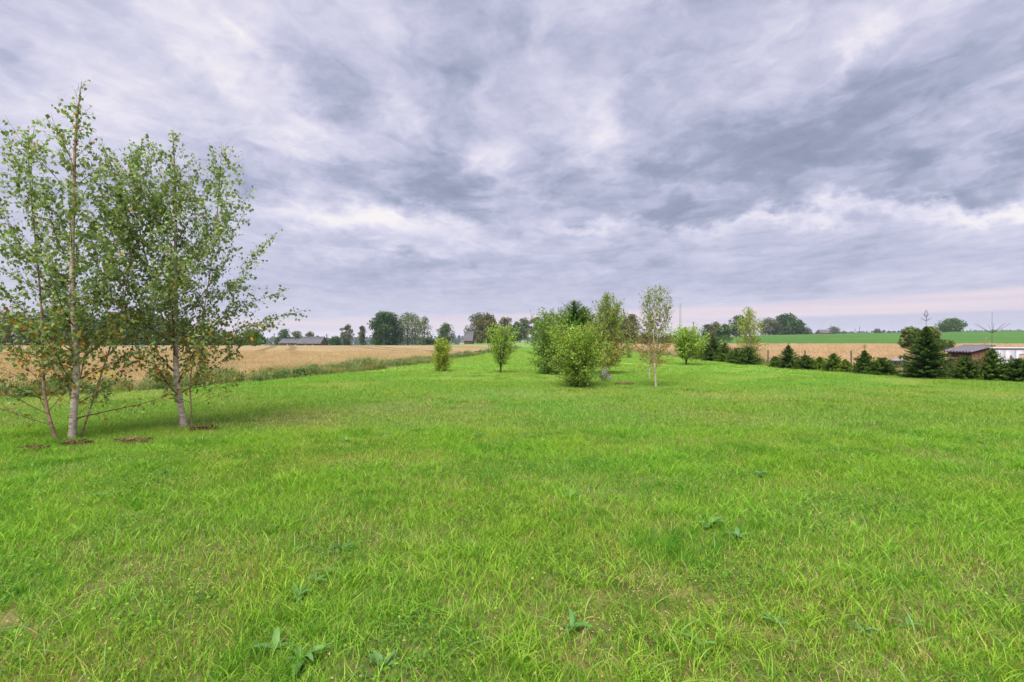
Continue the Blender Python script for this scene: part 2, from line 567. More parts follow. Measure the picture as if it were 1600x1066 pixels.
FAR = 4500.0
near_rows = np.unique(np.concatenate([np.linspace(-40, 0, 21), np.linspace(0, 40, 101), np.linspace(40, 101, 46)]))
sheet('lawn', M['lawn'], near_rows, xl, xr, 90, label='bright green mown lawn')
sheet('field_margin_left', M['margin'], near_rows, lambda y: xl(y) - 1.6, xl, 5, label='strip of rough ground between lawn and stubble')
sheet('stubble_field', M['stubble'], near_rows, lambda y: -FAR, lambda y: xl(y) - 1.6, 130, -1, label='tan cut grain field on the left')
sheet('field_margin_right', M['margin'], near_rows, xr, lambda y: xr(y) + 3.0, 8, label='rough strip under the spruce row')
sheet('dry_grass_field', M['tall_straw'], near_rows, lambda y: xr(y) + 3.0, lambda y: FAR, 130, 1, label='pale dry grass field behind the spruce row')
rows2 = np.linspace(101, 128, 14)
sheet('stubble_field_far', M['stubble'], rows2, lambda y: -FAR, lambda y: 0.8, 110, -1, label='far end of the tan cut grain field')
sheet('pasture_middle', M['pasture'], rows2, lambda y: 0.8, lambda y: 18.5 + (y - 101) * .25, 14, label='rough green pasture where the lawn ends')
sheet('dry_grass_field_far', M['tall_straw'], rows2, lambda y: 18.5 + (y - 101) * .25, lambda y: FAR, 110, 1, label='far end of the pale dry grass field')
rows3 = np.concatenate([np.linspace(128, 340, 50), np.geomspace(350, 5000, 40)])
sheet('pasture', M['pasture'], rows3, lambda y: -FAR, lambda y: 25.25 + (y - 128) * .2, 130, -1, label='green land beyond the stubble field')
sheet('green_field', M['green_field'], rows3, lambda y: 25.25 + (y - 128) * .2, lambda y: FAR, 130, 1, label='rising dark green crop field on the right')


def gp(px, py):
    """ground point under a picture pixel for the near, level land"""
    d = CAM_H * F / (py - HOR)
    return (px - 800) / F * d, d


def at(px, d):
    return (px - 800) / F * d


# ------------------------------------------------------------------ scattering inside one object
def scatter(name, protos, pts, mat):
    """pts rows: x y z scale rot variant; protos: list of Acc. One object holds prototypes and points."""
    A = Acc()
    var = []
    for k, p in enumerate(protos):
        A.v += p.v
        A.c += p.c
        A.f3 += [f + A.n for f in p.f3]
        A.f4 += [f + A.n for f in p.f4]
        A.n += p.n
        var += [k] * p.n
    pts = np.asarray(pts, float)
    A.v.append(pts[:, :3])
    A.c.append(np.ones((len(pts), 3)))
    np0 = A.n
    me = A.mesh(name, mat)
    nv = len(me.vertices)
    assert nv == np0 + len(pts)
    va = np.concatenate([np.array(var), -np.ones(len(pts))]).astype(np.int32)
    me.attributes.new('variant', 'INT', 'POINT').data.foreach_set('value', va)
    for nm, typ, colm in (('pick', 'INT', 5), ('rotz', 'FLOAT', 4), ('scl', 'FLOAT', 3)):
        arr = np.zeros(nv)
        arr[np0:] = pts[:, colm]
        me.attributes.new(nm, typ, 'POINT').data.foreach_set('value', arr.astype(np.int32 if typ == 'INT' else np.float32))
    o = link(bpy.data.objects.new(name, me))
    t = bpy.data.node_groups.new(name + '_spread', 'GeometryNodeTree')
    t.interface.new_socket('Geometry', in_out='INPUT', socket_type='NodeSocketGeometry')
    t.interface.new_socket('Geometry', in_out='OUTPUT', socket_type='NodeSocketGeometry')
    q = NG(t)
    gi = q.new('NodeGroupInput').outputs[0]
    go = q.new('NodeGroupOutput')

    def attr(nm, typ):
        nd = q.new('GeometryNodeInputNamedAttribute', data_type=typ)
        nd.inputs[0].default_value = nm
        return nd.outputs[0]

    def eq(a, k):
        nd = q.new('FunctionNodeCompare', data_type='INT', operation='EQUAL')
        q.put(nd.inputs[2], a)
        nd.inputs[3].default_value = k
        return nd.outputs[0]

    def sepg(k):
        nd = q.new('GeometryNodeSeparateGeometry', domain='POINT')
        q.put(nd.inputs[0], gi)
        q.put(nd.inputs[1], eq(attr('variant', 'INT'), k))
        return nd.outputs[0]
    P = sepg(-1)
    cx = q.new('ShaderNodeCombineXYZ')
    q.put(cx.inputs[2], attr('rotz', 'FLOAT'))
    join = q.new('GeometryNodeJoinGeometry')
    for k in range(len(protos)):
        ip = q.new('GeometryNodeInstanceOnPoints')
        q.put(ip.inputs['Points'], P)
        q.put(ip.inputs['Selection'], eq(attr('pick', 'INT'), k))
        q.put(ip.inputs['Instance'], sepg(k))
        q.put(ip.inputs['Rotation'], cx.outputs[0])
        q.put(ip.inputs['Scale'], attr('scl', 'FLOAT'))
        q.l.new(ip.outputs[0], join.inputs[0])
    q.l.new(join.outputs[0], go.inputs[0])
    md = o.modifiers.new('spread', 'NODES')
    md.node_group = t
    return o


def blades(A, n, rad, hmin, hmax, wid, lean, cols, seg=3, rng=RNG, flat=0.0, clump=0, power=1.0):
    """n grass blades on a disc; cols: list of (weight, colour)"""
    if clump:
        cc = rng.uniform(-rad, rad, (clump, 2)) * 0.8
        k = rng.integers(0, clump, n)
        xy = cc[k] + rng.normal(0, rad * 0.11, (n, 2))
    else:
        r = rad * np.sqrt(rng.random(n))
        a = rng.random(n) * 2 * math.pi
        xy = np.stack([r * np.cos(a), r * np.sin(a)], -1)
    h = hmin + (hmax - hmin) * rng.random(n) ** power
    az = rng.random(n) * 2 * math.pi
    if clump:
        out = xy - cc[k]
        az = np.arctan2(out[:, 1], out[:, 0]) + rng.normal(0, 1.5, n)
    ln = lean * (0.3 + rng.random(n)) * h
    dx = np.stack([np.cos(az), np.sin(az)], -1)
    face = rng.random(n) * math.pi
    sx = np.stack([np.cos(face), np.sin(face), np.zeros(n)], -1)
    w = wid * rng.uniform(0.6, 1.3, n)
    ts = np.linspace(0, 1, seg + 1)
    Lp, Rp = [], []
    for t in ts:
        z = h * (t - flat * t * t) - 0.01
        hor = ln * t * t
        c = np.stack([xy[:, 0] + dx[:, 0] * hor, xy[:, 1] + dx[:, 1] * hor, z], -1)
        ww = (w * (1 - t ** 1.6) * 0.5)[:, None]
        Lp.append(c - sx * ww)
        Rp.append(c + sx * ww)
    wts = np.array([c[0] for c in cols], float)
    pal = np.array([c[1] for c in cols])
    ci = rng.choice(len(cols), n, p=wts / wts.sum())
    col = pal[ci] * rng.uniform(0.75, 1.25, (n, 1))
    nv = 2 * seg + 1
    V = np.empty((n, nv, 3))
    for i in range(seg):
        V[:, 2 * i] = Lp[i]
        V[:, 2 * i + 1] = Rp[i]
    V[:, -1] = Lp[-1]
    base = np.arange(n)[:, None] * nv
    q4 = []
    for i in range(seg - 1):
        q4.append(base + np.array([[2 * i, 2 * i + 1, 2 * i + 3, 2 * i + 2]]))
    cv_ = np.repeat(col, nv, axis=0)
    n0 = A.n
    A.v.append(V.reshape(-1, 3))
    A.c.append(cv_)
    if q4:
        A.f4.append(np.concatenate(q4) + n0)
    A.f3.append(base + np.array([[2 * seg - 2, 2 * seg - 1, 2 * seg]]) + n0)
    A.n += n * nv


def leaflets(A, n, rad, hmin, hmax, size, cols, rng=RNG, tilt=0.5):
    """small round leaves near the ground (clover, herbs)"""
    r = rad * np.sqrt(rng.random(n))
    a = rng.random(n) * 2 * math.pi
    c = np.stack([r * np.cos(a), r * np.sin(a), rng.uniform(hmin, hmax, n)], -1)
    leaf_cards(A, c, size, cols, rng, up=1.0 / max(tilt, 0.05))


def leaf_cards(A, c, size, cols, rng=RNG, up=0.0, hang=False, aspect=0.7, colw=None):
    """four-cornered leaves at the points c"""
    n = len(c)
    nrm = rng.normal(0, 1, (n, 3))
    nrm[:, 2] = np.abs(nrm[:, 2]) + up
    nrm /= np.linalg.norm(nrm, axis=1)[:, None]
    d = rng.normal(0, 1, (n, 3))
    if hang:
        d[:, 2] = -np.abs(d[:, 2]) - 0.9
    d -= nrm * np.sum(d * nrm, 1)[:, None]
    d /= np.linalg.norm(d, axis=1)[:, None] + 1e-9
    s = np.cross(nrm, d)
    sz = (size * rng.uniform(0.65, 1.3, n))[:, None]
    P = np.stack([c, c + d * sz * 0.38 + s * sz * aspect * 0.5, c + d * sz, c + d * sz * 0.38 - s * sz * aspect * 0.5], 1)
    P += nrm[:, None] * sz[:, None] * np.array([0, 0.08, -0.05, 0.08])[None, :, None]
    if colw is None:
        wts = np.array([q[0] for q in cols], float)
        ci = rng.choice(len(cols), n, p=wts / wts.sum())
        col = np.array([q[1] for q in cols])[ci]
    else:
        col = colw
    A.polys(P, col * rng.uniform(0.75, 1.25, (n, 1)))


# ------------------------------------------------------------------ the lawn's grass
G1 = (0.195, 0.345, 0.046)
G2 = (0.260, 0.410, 0.072)
G3 = (0.110, 0.250, 0.032)
G4 = (0.350, 0.430, 0.130)
STR = (0.46, 0.34, 0.18)
BRN = (0.22, 0.125, 0.055)
rg = np.random.default_rng(11)
MIDPAL = (G1, G2, G3, G4)
G1 = (0.188, 0.362, 0.028)
G2 = (0.268, 0.440, 0.050)
G3 = (0.090, 0.235, 0.020)
G4 = (0.400, 0.450, 0.110)
near = []
A = Acc()      # 0 short mixed turf
blades(A, 580, 0.36, 0.03, 0.085, 0.0054, 0.8, [(4, G1), (3, G2), (1.5, G3), (1, G4), (.9, STR), (.5, BRN)], 3, rg)
leaflets(A, 60, 0.34, 0.01, 0.03, 0.016, [(2, G1), (2, BRN), (1, STR)], rg)
near.append(A)
A = Acc()      # 1 lush turf
blades(A, 520, 0.36, 0.05, 0.12, 0.0058, 0.9, [(5, G1), (3, G2), (2, G3)], 4, rg, 0.25)
blades(A, 200, 0.34, 0.02, 0.06, 0.0054, 1.0, [(2, G3), (2, G1)], 3, rg)
near.append(A)
A = Acc()      # 2 long arching tufts
blades(A, 330, 0.34, 0.07, 0.17, 0.0060, 0.95, [(4, G1), (3, G2), (2, G3)], 5, rg, 0.35, clump=16)
blades(A, 380, 0.36, 0.03, 0.07, 0.0054, 0.9, [(4, G1), (3, G2), (1, G3), (.4, STR)], 3, rg)
near.append(A)
A = Acc()      # 3 thin dry turf
blades(A, 260, 0.36, 0.015, 0.045, 0.0054, 1.6, [(2, G2), (3, G4), (3, STR), (2, BRN)], 3, rg, 0.4)
blades(A, 130, 0.36, 0.03, 0.08, 0.0054, 0.9, [(3, G2), (2, G1)], 3, rg)
leaflets(A, 140, 0.34, 0.0054, 0.02, 0.013, [(3, BRN), (2, STR), (2, G1)], rg, 0.3)
near.append(A)
A = Acc()      # 4 clover and herbs
leaflets(A, 420, 0.33, 0.012, 0.05, 0.019, [(4, (0.085, 0.185, 0.035)), (1, G1), (2, G3)], rg, 0.8)
blades(A, 260, 0.36, 0.03, 0.085, 0.0054, 0.9, [(3, G2), (3, G1)], 3, rg)
near.append(A)
A = Acc()      # 5 dark fine tufts
blades(A, 520, 0.33, 0.04, 0.11, 0.0046, 0.6, [(3, G3), (3, (0.095, 0.26, 0.022))], 3, rg, 0.1, clump=18)
blades(A, 320, 0.36, 0.03, 0.06, 0.0054, 0.9, [(3, G1), (3, G2)], 3, rg)
near.append(A)
A = Acc()      # 6 a few long pale arching blades over brown litter
blades(A, 42, 0.34, 0.10, 0.22, 0.0066, 1.15, [(3, G2), (3, (0.22, 0.36, 0.11)), (1, G1)], 6, rg, 0.5)
blades(A, 360, 0.36, 0.03, 0.09, 0.0054, 0.9, [(4, G1), (3, G2), (2, G3), (1.4, STR), (.8, BRN)], 3, rg)
leaflets(A, 130, 0.34, 0.0054, 0.02, 0.014, [(4, BRN), (2, STR)], rg, 0.5)
near.append(A)

SOIL = [(118, 694, 0.24, 0.14), (210, 690, 0.30, 0.12), (318, 673, 0.26, 0.09), (975, 602, 0.34, 0.20), (50, 704, 0.22, 0.10), (40, 640, .3, .2)]
SOILW = [(*gp(px, py), rx, ry) for (px, py, rx, ry) in SOIL]


def on_soil(x, y, k=1.0):
    r = np.zeros(np.shape(x), bool)
    for (sx_, sy_, rx, ry) in SOILW[:5]:
        r |= ((x - sx_) / (rx * k)) ** 2 + ((y - sy_) / (ry * k)) ** 2 < 1
    return r


def nval(x, y, s, off=0.0):
    return np.array([mnoise.noise(Vector((a * s + off, b * s, off))) for a, b in zip(np.ravel(x), np.ravel(y))])


def lawn_points(y0, y1, step, xpad, pick, smin, smax, rng, side=1.03, soilk=0.55):
    P = []
    y = y0
    rows = int((y1 - y0) / step)
    for j in range(rows):
        y = y0 + (j + 0.5) * step
        xa, xb = max(-side * y - xpad, float(xl(y)) + 0.1), min(side * y + xpad, float(xr(y)) - 0.1)
        xs = np.arange(xa, xb, step)
        if len(xs) == 0:
            continue
        xx = xs + rng.uniform(-.45, .45, len(xs)) * step
        yy = y + rng.uniform(-.45, .45, len(xs)) * step
        keep = ~on_soil(xx, yy, soilk)
        xx, yy = xx[keep], yy[keep]
        if len(xx) == 0:
            continue
        P.append(np.stack([xx, yy, gz(xx, yy), rng.uniform(smin, smax, len(xx)), rng.random(len(xx)) * 6.283, pick(xx, yy, rng)], -1))
    return np.concatenate(P)


def pick_near(x, y, rng):
    a = nval(x, y, 0.55, 3.0)
    b = nval(x, y, 1.3, 9.0)
    r = rng.random(len(x))
    k = np.zeros(len(x))
    k[a > 0.10] = 1
    k[(a < -0.22)] = 3
    k[(b > 0.22)] = 4
    k[(b < -0.20)] = 2
    k[(b < -0.20) & (r < .35)] = 5
    k[(r > 0.94)] = 5
    k[(r > 0.80) & (r < .90)] = 6
    k[(r < 0.06)] = 2
    k[(r > 0.50) & (r < 0.60)] = 0
    return k


pts = lawn_points(1.3, 9.5, 0.30, 1.6, pick_near, 0.8, 1.25, rg)
go = scatter('grass', near, pts, M['grass'])
tag(go, 'bright green uneven lawn grass with long tufts and dry patches in the foreground', 'lawn grass', kind='stuff')

mid = []
G1, G2, G3, G4 = MIDPAL
for k in range(4):
    A = Acc()
    if k == 0:
        blades(A, 900, 0.85, 0.03, 0.075, 0.010, 0.8, [(4, G1), (4, G2), (1, G3), (1, G4)], 2, rg)
    if k == 1:
        blades(A, 800, 0.85, 0.05, 0.12, 0.010, 0.8, [(4, G1), (3, G2), (2, G3)], 2, rg, 0.2)
    if k == 2:
        blades(A, 700, 0.85, 0.03, 0.06, 0.010, 1.0, [(4, G2), (3, G4), (1.0, STR), (3, G1)], 2, rg)
    if k == 3:
        blades(A, 500, 0.85, 0.06, 0.15, 0.010, 0.8, [(4, G1), (2, G2), (3, G3)], 3, rg, 0.25, clump=16)
        blades(A, 400, 0.85, 0.03, 0.07, 0.011, 0.8, [(4, G1), (3, G2)], 2, rg)
    mid.append(A)


def pick_mid(x, y, rng):
    a = nval(x, y, 0.30, 5.0)
    r = rng.random(len(x))
    k = np.zeros(len(x))
    k[a > 0.12] = 1
    k[a < -0.18] = 2
    k[r < 0.14] = 3
    return k


pts = lawn_points(9.0, 26, 0.72, 1.5, pick_mid, 0.85, 1.2, rg)
tag(scatter('grass', mid, pts, M['grass']), 'even bright green lawn grass round the birches in the middle distance', 'lawn grass', kind='stuff')
farp = []
for k in range(3):
    A = Acc()
    blades(A, 1100, 2.2, 0.05, 0.10, 0.030, 0.7, [(4, G1), (4, G2), (1, G3), (1 + (k == 2) * 3, G4)], 2, rg)
    farp.append(A)
pts = lawn_points(25.5, 101, 1.9, 2, lambda x, y, r: r.integers(0, 3, len(x)).astype(float), 0.9, 1.15, rg)
tag(scatter('grass', farp, pts, M['grass']), 'far end of the bright green lawn grass narrowing towards the pasture', 'lawn grass', kind='stuff')

# ------------------------------------------------------------------ weeds along the left edge and under the right row
W1 = (0.115, 0.205, 0.045)
W2 = (0.170, 0.255, 0.075)
W3 = (0.065, 0.130, 0.028)
WS = (0.46, 0.34, 0.20)
WP = (0.32, 0.33, 0.17)


def weed_protos(h, rng):
    out = []
    for k in range(4):
        A = Acc()
        sc = [1.0, 0.85, 0.65, 1.05][k]
        if k in (0, 3):
            blades(A, 330, 0.45, 0.35 * h * sc, 1.25 * h * sc, 0.014, 0.45, [(4, W1), (4, W2), (1.5, WS), (3, WP)], 3, rng, 0.2)
            c = rng.normal(0, 0.2, (200, 3))
            c[:, 2] = rng.uniform(0.05, 0.55 * h * sc, 200)
            leaf_cards(A, c, 0.06, [(3, W1), (2, W3), (2, W2)], rng, up=0.3)
        else:
            c = rng.normal(0, 0.2, (520, 3))
            hh = rng.random(520) ** 0.8
            c[:, :2] *= (1.25 - hh * 0.8)[:, None]
            c[:, 2] = hh * 0.75 * h * sc
            leaf_cards(A, c, 0.075, [(4, W1), (3, W3), (2, W2), (.4, WS)], rng, up=0.3)
            blades(A, 110, 0.42, 0.2 * h, 0.8 * h * sc, 0.013, 0.5, [(3, W1), (2, WP), (2, WS)], 3, rng, 0.2)
        out.append(A)
    return out


rw = np.random.default_rng(5)
P = []
for y in np.arange(6, 100, 0.33):
    far = y > 40
    for k in range(1 if far else 4):
        off = rw.uniform(0.1, 2.2)
        x = float(xl(y)) - off
        s = rw.uniform(0.45, 1.0) * (1 + .5 * float(nval([x], [y], .45)[0])) * (1.0 - 0.22 * (off < 0.5)) * (0.85 if y > 30 else 1.0)
        P.append((x, y + rw.uniform(-.2, .2), float(gz(x, y)) - 0.02, s, rw.random() * 6.28, rw.integers(0, 4)))
tag(scatter('weeds', weed_protos(0.75, rw), P, M['weed']), 'strip of rough green weeds between the lawn and the stubble field', 'weeds', kind='stuff')
P = []
for y in np.arange(14, 100, 0.4):
    for k in range(3 if y < 45 else 1):
        off = rw.uniform(-0.1, 3.2)
        x = float(xr(y)) + off
        s = rw.uniform(0.4, 0.75) * (0.6 if off < 0.4 else 1.0) * (1.15 if off > 1.5 else 0.8)
        if 26 < y < 29.2 and off > 0.6 and 19.0 < x < 22.5:
            s *= 0.4
        P.append((x, y, float(gz(x, y)) - 0.02, s, rw.random() * 6.28, rw.integers(0, 4)))
wp2 = weed_protos(0.8, rw)
for A in wp2:
    A.c = [c * np.array([1.35, 1.2, 1.2]) for c in A.c]
tag(scatter('weeds', wp2, P, M['weed']), 'pale green weeds along the wire fence behind the spruce row', 'weeds', kind='stuff')

# straw of the two fields
st = []
for k in range(3):
    A = Acc()
    blades(A, 420, 1.5, 0.10, 0.26, 0.012, 0.35, [(4, (0.55, 0.415, 0.235)), (3, (0.44, 0.31, 0.17)), (2, (0.66, 0.52, 0.32)), (.2, W2)], 2, rw)
    st.append(A)
P = []
for y in np.arange(7, 76, 1.15):
    xa = -1.06 * y - 3
    for x in np.arange(xa, float(xl(y)) - 1.9, 1.3):
        if rw.random() < (y - 42) / 34:
            continue
        P.append((x + rw.uniform(-.5, .5), y + rw.uniform(-.5, .5), float(gz(x, y)), rw.uniform(.7, 1.1), rw.random() * 6.28, rw.integers(0, 3)))
tag(scatter('stubble', st, P, M['straw']), 'short tan straw stubble standing on the left field', 'stubble', kind='stuff')
st = []
for k in range(3):
    A = Acc()
    blades(A, 520, 1.3, 0.30, 0.75, 0.016, 0.45, [(4, (0.60, 0.42, 0.26)), (3, (0.46, 0.30, 0.17)), (3, (0.70, 0.52, 0.35)), (.5 + k * .9, WP)], 3, rw, 0.15)
    st.append(A)
P = []
for y in np.arange(20, 118, 1.2):
    step = 1.3 if y < 60 else 2.4
    for x in np.arange(float(xr(min(y, 101))) + 3.2, 1.05 * y + 3, step):
        if (x - 26.5) ** 2 / 30 + (y - 29) ** 2 / 18 < 1:
            continue
        s = rw.uniform(.55, 1.15) * (1.0 if y < 60 else 1.3)
        if x - float(xr(min(y, 101))) < 5 and y < 32:
            s *= 0.6
        P.append((x + rw.uniform(-.5, .5), y + rw.uniform(-.5, .5), float(gz(x, y)), s, rw.random() * 6.28, rw.integers(0, 3)))
tag(scatter('dry_grass', st, P, M['straw']), 'tall pale dry grass filling the field behind the fence', 'dry grass', kind='stuff')


# ------------------------------------------------------------------ plants grown from branches
def curve_pts(p0, d0, length, n, rng, wob=0.1, lift=0.0):
    pts_ = [np.array(p0, float)]
    d = np.array(d0, float)
    d /= np.linalg.norm(d)
    for i in range(n):
        d = d + rng.normal(0, wob, 3) + np.array([0, 0, lift])
        d /= np.linalg.norm(d)
        pts_.append(pts_[-1] + d * length / n)
    return np.array(pts_)


def resample(pts_, n):
    pts_ = np.asarray(pts_, float)
    t = np.linspace(0, 1, len(pts_))
    # smooth catmull-like through cubic of np.interp on fine grid then averaging
    tt = np.linspace(0, 1, n)
    out = np.stack([np.interp(tt, t, pts_[:, k]) for k in range(3)], -1)
    for _ in range(3):
        out[1:-1] = 0.25 * out[:-2] + 0.5 * out[1:-1] + 0.25 * out[2:]
    return out


def grow_tree(name, label, cat, base, stems, env, nprim, elev, leaf, cols, rng, group=None,
              twig_step=0.075, twig_len=(0.14, 0.42), leaf_step=0.035, hang=True, bark='birch', twig='twig',
              split_branches=True, hmin=0.1, hmax=0.97, lift=0.02, droop=0.08, stem_sides=10, bark_top=(0.36, 0.21, 0.13),
              colour_fn=None, twig_sides=3, primr=0.35, extra=(), bare_frac=0.18, leaf_keep=None, leafmat='leaf', wide=1.0, low=0.0, clumpy=0.0, jit=(0.78, 1.12), lowbias=0.92):
    """stems: list of (points relative to base, r0, r1). env(z, side) -> crown half width at height z"""
    root = empty(name, base)
    tag(root, label, cat, group)
    leafP, leafC = [], []
    H = max(s[0][-1][2] for s in stems)
    total_prims = []
    allb = Acc()
    for si, (sp, r0, r1) in enumerate(stems):
        n = 26
        c = resample(sp, n)
        t = np.linspace(0, 1, n)
        rad = r0 * (1 - t) ** 0.85 + r1
        rad[0] *= 1.3
        rad[1] *= 1.08
        A = Acc()
        A.tube(c, rad, stem_sides)
        if bark == 'birch':
            for arr in A.c:
                pass
            zz = np.concatenate(A.v)[:, 2] / max(c[-1][2], .1)
            w = sstep(0.35, 0.85, zz)[:, None]
            low_ = sstep(0.10, 0.0, zz)[:, None]
            colr = np.array([0.56, 0.47, 0.385]) * (1 - w) + np.array(bark_top) * w
            if r0 < 0.03 and name == 'birch_tree' and split_branches:
                colr = colr * np.array((.62, .5, .42))
            colr = colr * (1 - low_ * 0.45)
            A.c = [colr]
        A.obj('trunk', M[bark], root, True)
        stem_h = c[-1][2]
        total_prims.append((c, rad, stem_h))
        nt = int(stem_h * 0.42 / leaf_step)
        ft = rng.uniform(0.55, 1.0, nt) ** 0.8
        lp = np.stack([np.interp(ft * (n - 1), np.arange(n), c[:, k]) for k in range(3)], -1) + rng.normal(0, 0.045, (nt, 3)) * (0.4 + 0.6 * (1.2 - ft))[:, None] * (1, 1, .6)
        leafP.append(lp)
    specs = []
    wsum = sum(s[2] for s in total_prims)
    ga = rng.random() * 6.28
    for (c, rad, sh) in total_prims:
        k = max(3, int(nprim * sh / wsum))
        for i in range(k):
            f = hmin + (hmax - hmin) * ((i + rng.random() * 0.7) / k) ** lowbias
            ga += 2.399 + rng.normal(0, 0.3)
            specs.append((c, rad, f, ga, None))
    for e in extra:       # hand-placed limbs: (stem index, fraction, azimuth, length, elevation)
        c, rad, sh = total_prims[e[0]]
        specs.append((c, rad, e[1], e[2], (e[3], e[4])))
    for (c, rad, f, az, fix) in specs:
        idx = f * (len(c) - 1)
        i0 = int(idx)
        fr = idx - i0
        p0 = c[i0] * (1 - fr) + c[min(i0 + 1, len(c) - 1)] * fr
        rr = np.interp(idx, np.arange(len(c)), rad)
        el = elev[0] + (elev[1] - elev[0]) * f + rng.normal(0, 0.09) - low * max(0, 1 - f / 0.35)
        if fix:
            L, el = fix
        else:
            side = math.cos(az)
            reach = 0.4
            for _ in range(6):
                zt = p0[2] + reach * math.tan(el)
                reach = 0.5 * reach + 0.5 * max(0.06, env(min(zt, H * 1.02), side) - abs(0))
            reach *= rng.uniform(*jit) * wide
            L = reach / max(math.cos(el), 0.22)
            L = min(L, max(0.12, (H * 1.01 - p0[2]) / max(math.sin(el), 0.1)))
        d0 = (math.cos(az) * math.cos(el), math.sin(az) * math.cos(el), math.sin(el))
        nb = max(4, int(L / 0.16))
        bp = curve_pts(p0, d0, L, nb, rng, 0.07, lift)
        br = np.linspace(max(min(rr * primr, 0.0060 * L + 0.003), 0.003), 0.0018, nb + 1)
        B = Acc() if split_branches else allb
        B.tube(bp, br, 5 if L > 0.8 else 4)
        # twigs
        seglen = L / nb
        ntw = max(2, int(L * (1 - bare_frac) / twig_step))
        tf = bare_frac + (1 - bare_frac) * (np.arange(ntw) + rng.random(ntw)) / ntw
        tf[-1] = 1.0
        for q_, t in enumerate(tf):
            ii = min(int(t * nb), nb - 1)
            ff = t * nb - ii
            pp = bp[ii] * (1 - ff) + bp[ii + 1] * ff
            bd = bp[ii + 1] - bp[ii]
            bd /= np.linalg.norm(bd)
            perp = rng.normal(0, 1, 3)
            perp -= bd * perp.dot(bd)
            perp /= np.linalg.norm(perp)
            tl = rng.uniform(*twig_len) * (1.15 - 0.6 * t) * min(1.0, 0.35 + L / 1.2)
            td = bd * rng.uniform(0.5, 1.0) + perp * (0.85 if q_ < ntw - 1 else 0.1)
            ns = 3
            tp = curve_pts(pp, td, tl, ns, rng, 0.12, -droop * rng.uniform(0.2, 1.5))
            B.tube(tp, np.linspace(0.0022, 0.0010, ns + 1) * (1 if split_branches else 1.6), twig_sides, cap=False)
            nl = max(2, int(tl / leaf_step))
            lt = (np.arange(nl) + rng.random(nl)) / nl * ns
            li = np.minimum(lt.astype(int), ns - 1)
            lf = (lt - li)[:, None]
            lp = tp[li] * (1 - lf) + tp[li + 1] * lf
            grp = np.arange(nl) // 3 * 3
            lp = lp[grp] * 0.62 + lp * 0.38 + rng.normal(0, leaf * 0.32, (nl, 3))
            leafP.append(lp)
        if split_branches:
            B.obj('branch', M[twig], root, True)
    if not split_branches:
        allb.obj('branches', M[twig], root, True)
        root.children[-1].name = 'branch'
    Lp = np.concatenate(leafP)
    if leaf_keep is not None:
        Lp = Lp[rng.random(len(Lp)) < leaf_keep(Lp)]
    if clumpy > 0:
        fz_ = 2.3
        nv_ = np.array([mnoise.noise(Vector((p[0] * fz_, p[1] * fz_, p[2] * fz_ + stems[0][1] * 90))) for p in Lp])
        Lp = Lp[rng.random(len(Lp)) < 1 - clumpy * sstep(0.08, -0.18, nv_) * 1.5]
    A = Acc()
    if colour_fn:
        leaf_cards(A, Lp, leaf, cols, rng, hang=hang, colw=colour_fn(Lp, rng), aspect=0.78)
    else:
        leaf_cards(A, Lp, leaf, cols, rng, hang=hang, aspect=0.72)
    fo = A.obj('foliage', M[leafmat], root)
    fo['kind'] = 'stuff'
    return root, len(Lp)


def pal_fn(pal, yellow, yfn):
    pal = np.array(pal)
    yellow = np.array(yellow)

    def fn(Lp, rng):
        n = len(Lp)
        c = pal[rng.integers(0, len(pal), n)]
        y = rng.random(n) < yfn(Lp)
        c = np.where(y[:, None], yellow[rng.integers(0, len(yellow), n)], c)
        return c
    return fn


BG = [(0.200, 0.300, 0.080), (0.250, 0.345, 0.105), (0.140, 0.230, 0.058), (0.310, 0.380, 0.175)]
BY = [(0.42, 0.27, 0.03), (0.50, 0.26, 0.03), (0.30, 0.24, 0.03), (0.36, 0.16, 0.03)]

# ---- left birch, three stems
b1x, b1y = gp(113, 686)
rb = np.random.default_rng(21)
S1 = b1y / F          # metres per picture pixel at that distance


def rel(px, py, dy=0.0, ox=113, s=S1, h0=None):
    oy = HOR + CAM_H / s
    return ((px - ox) * s, dy, (oy - py) * s)


def env1(z, side):
    zz = [0.0, 0.5, 0.9, 1.4, 1.9, 2.6, 3.3, 4.0, 4.5, 5.0, 5.4, 5.8]
    wl = [0.2, 0.7, 1.15, 1.35, 1.5, 1.45, 1.35, 1.15, 0.95, 0.62, 0.28, 0.04]
    wr_ = [0.2, 0.6, 0.8, 1.0, 1.1, 1.1, 1.0, 0.85, 0.70, 0.55, 0.28, 0.04]
    a, b = np.interp(z, zz, wl), np.interp(z, zz, wr_)
    return a * (0.5 - side / 2) + b * (0.5 + side / 2)


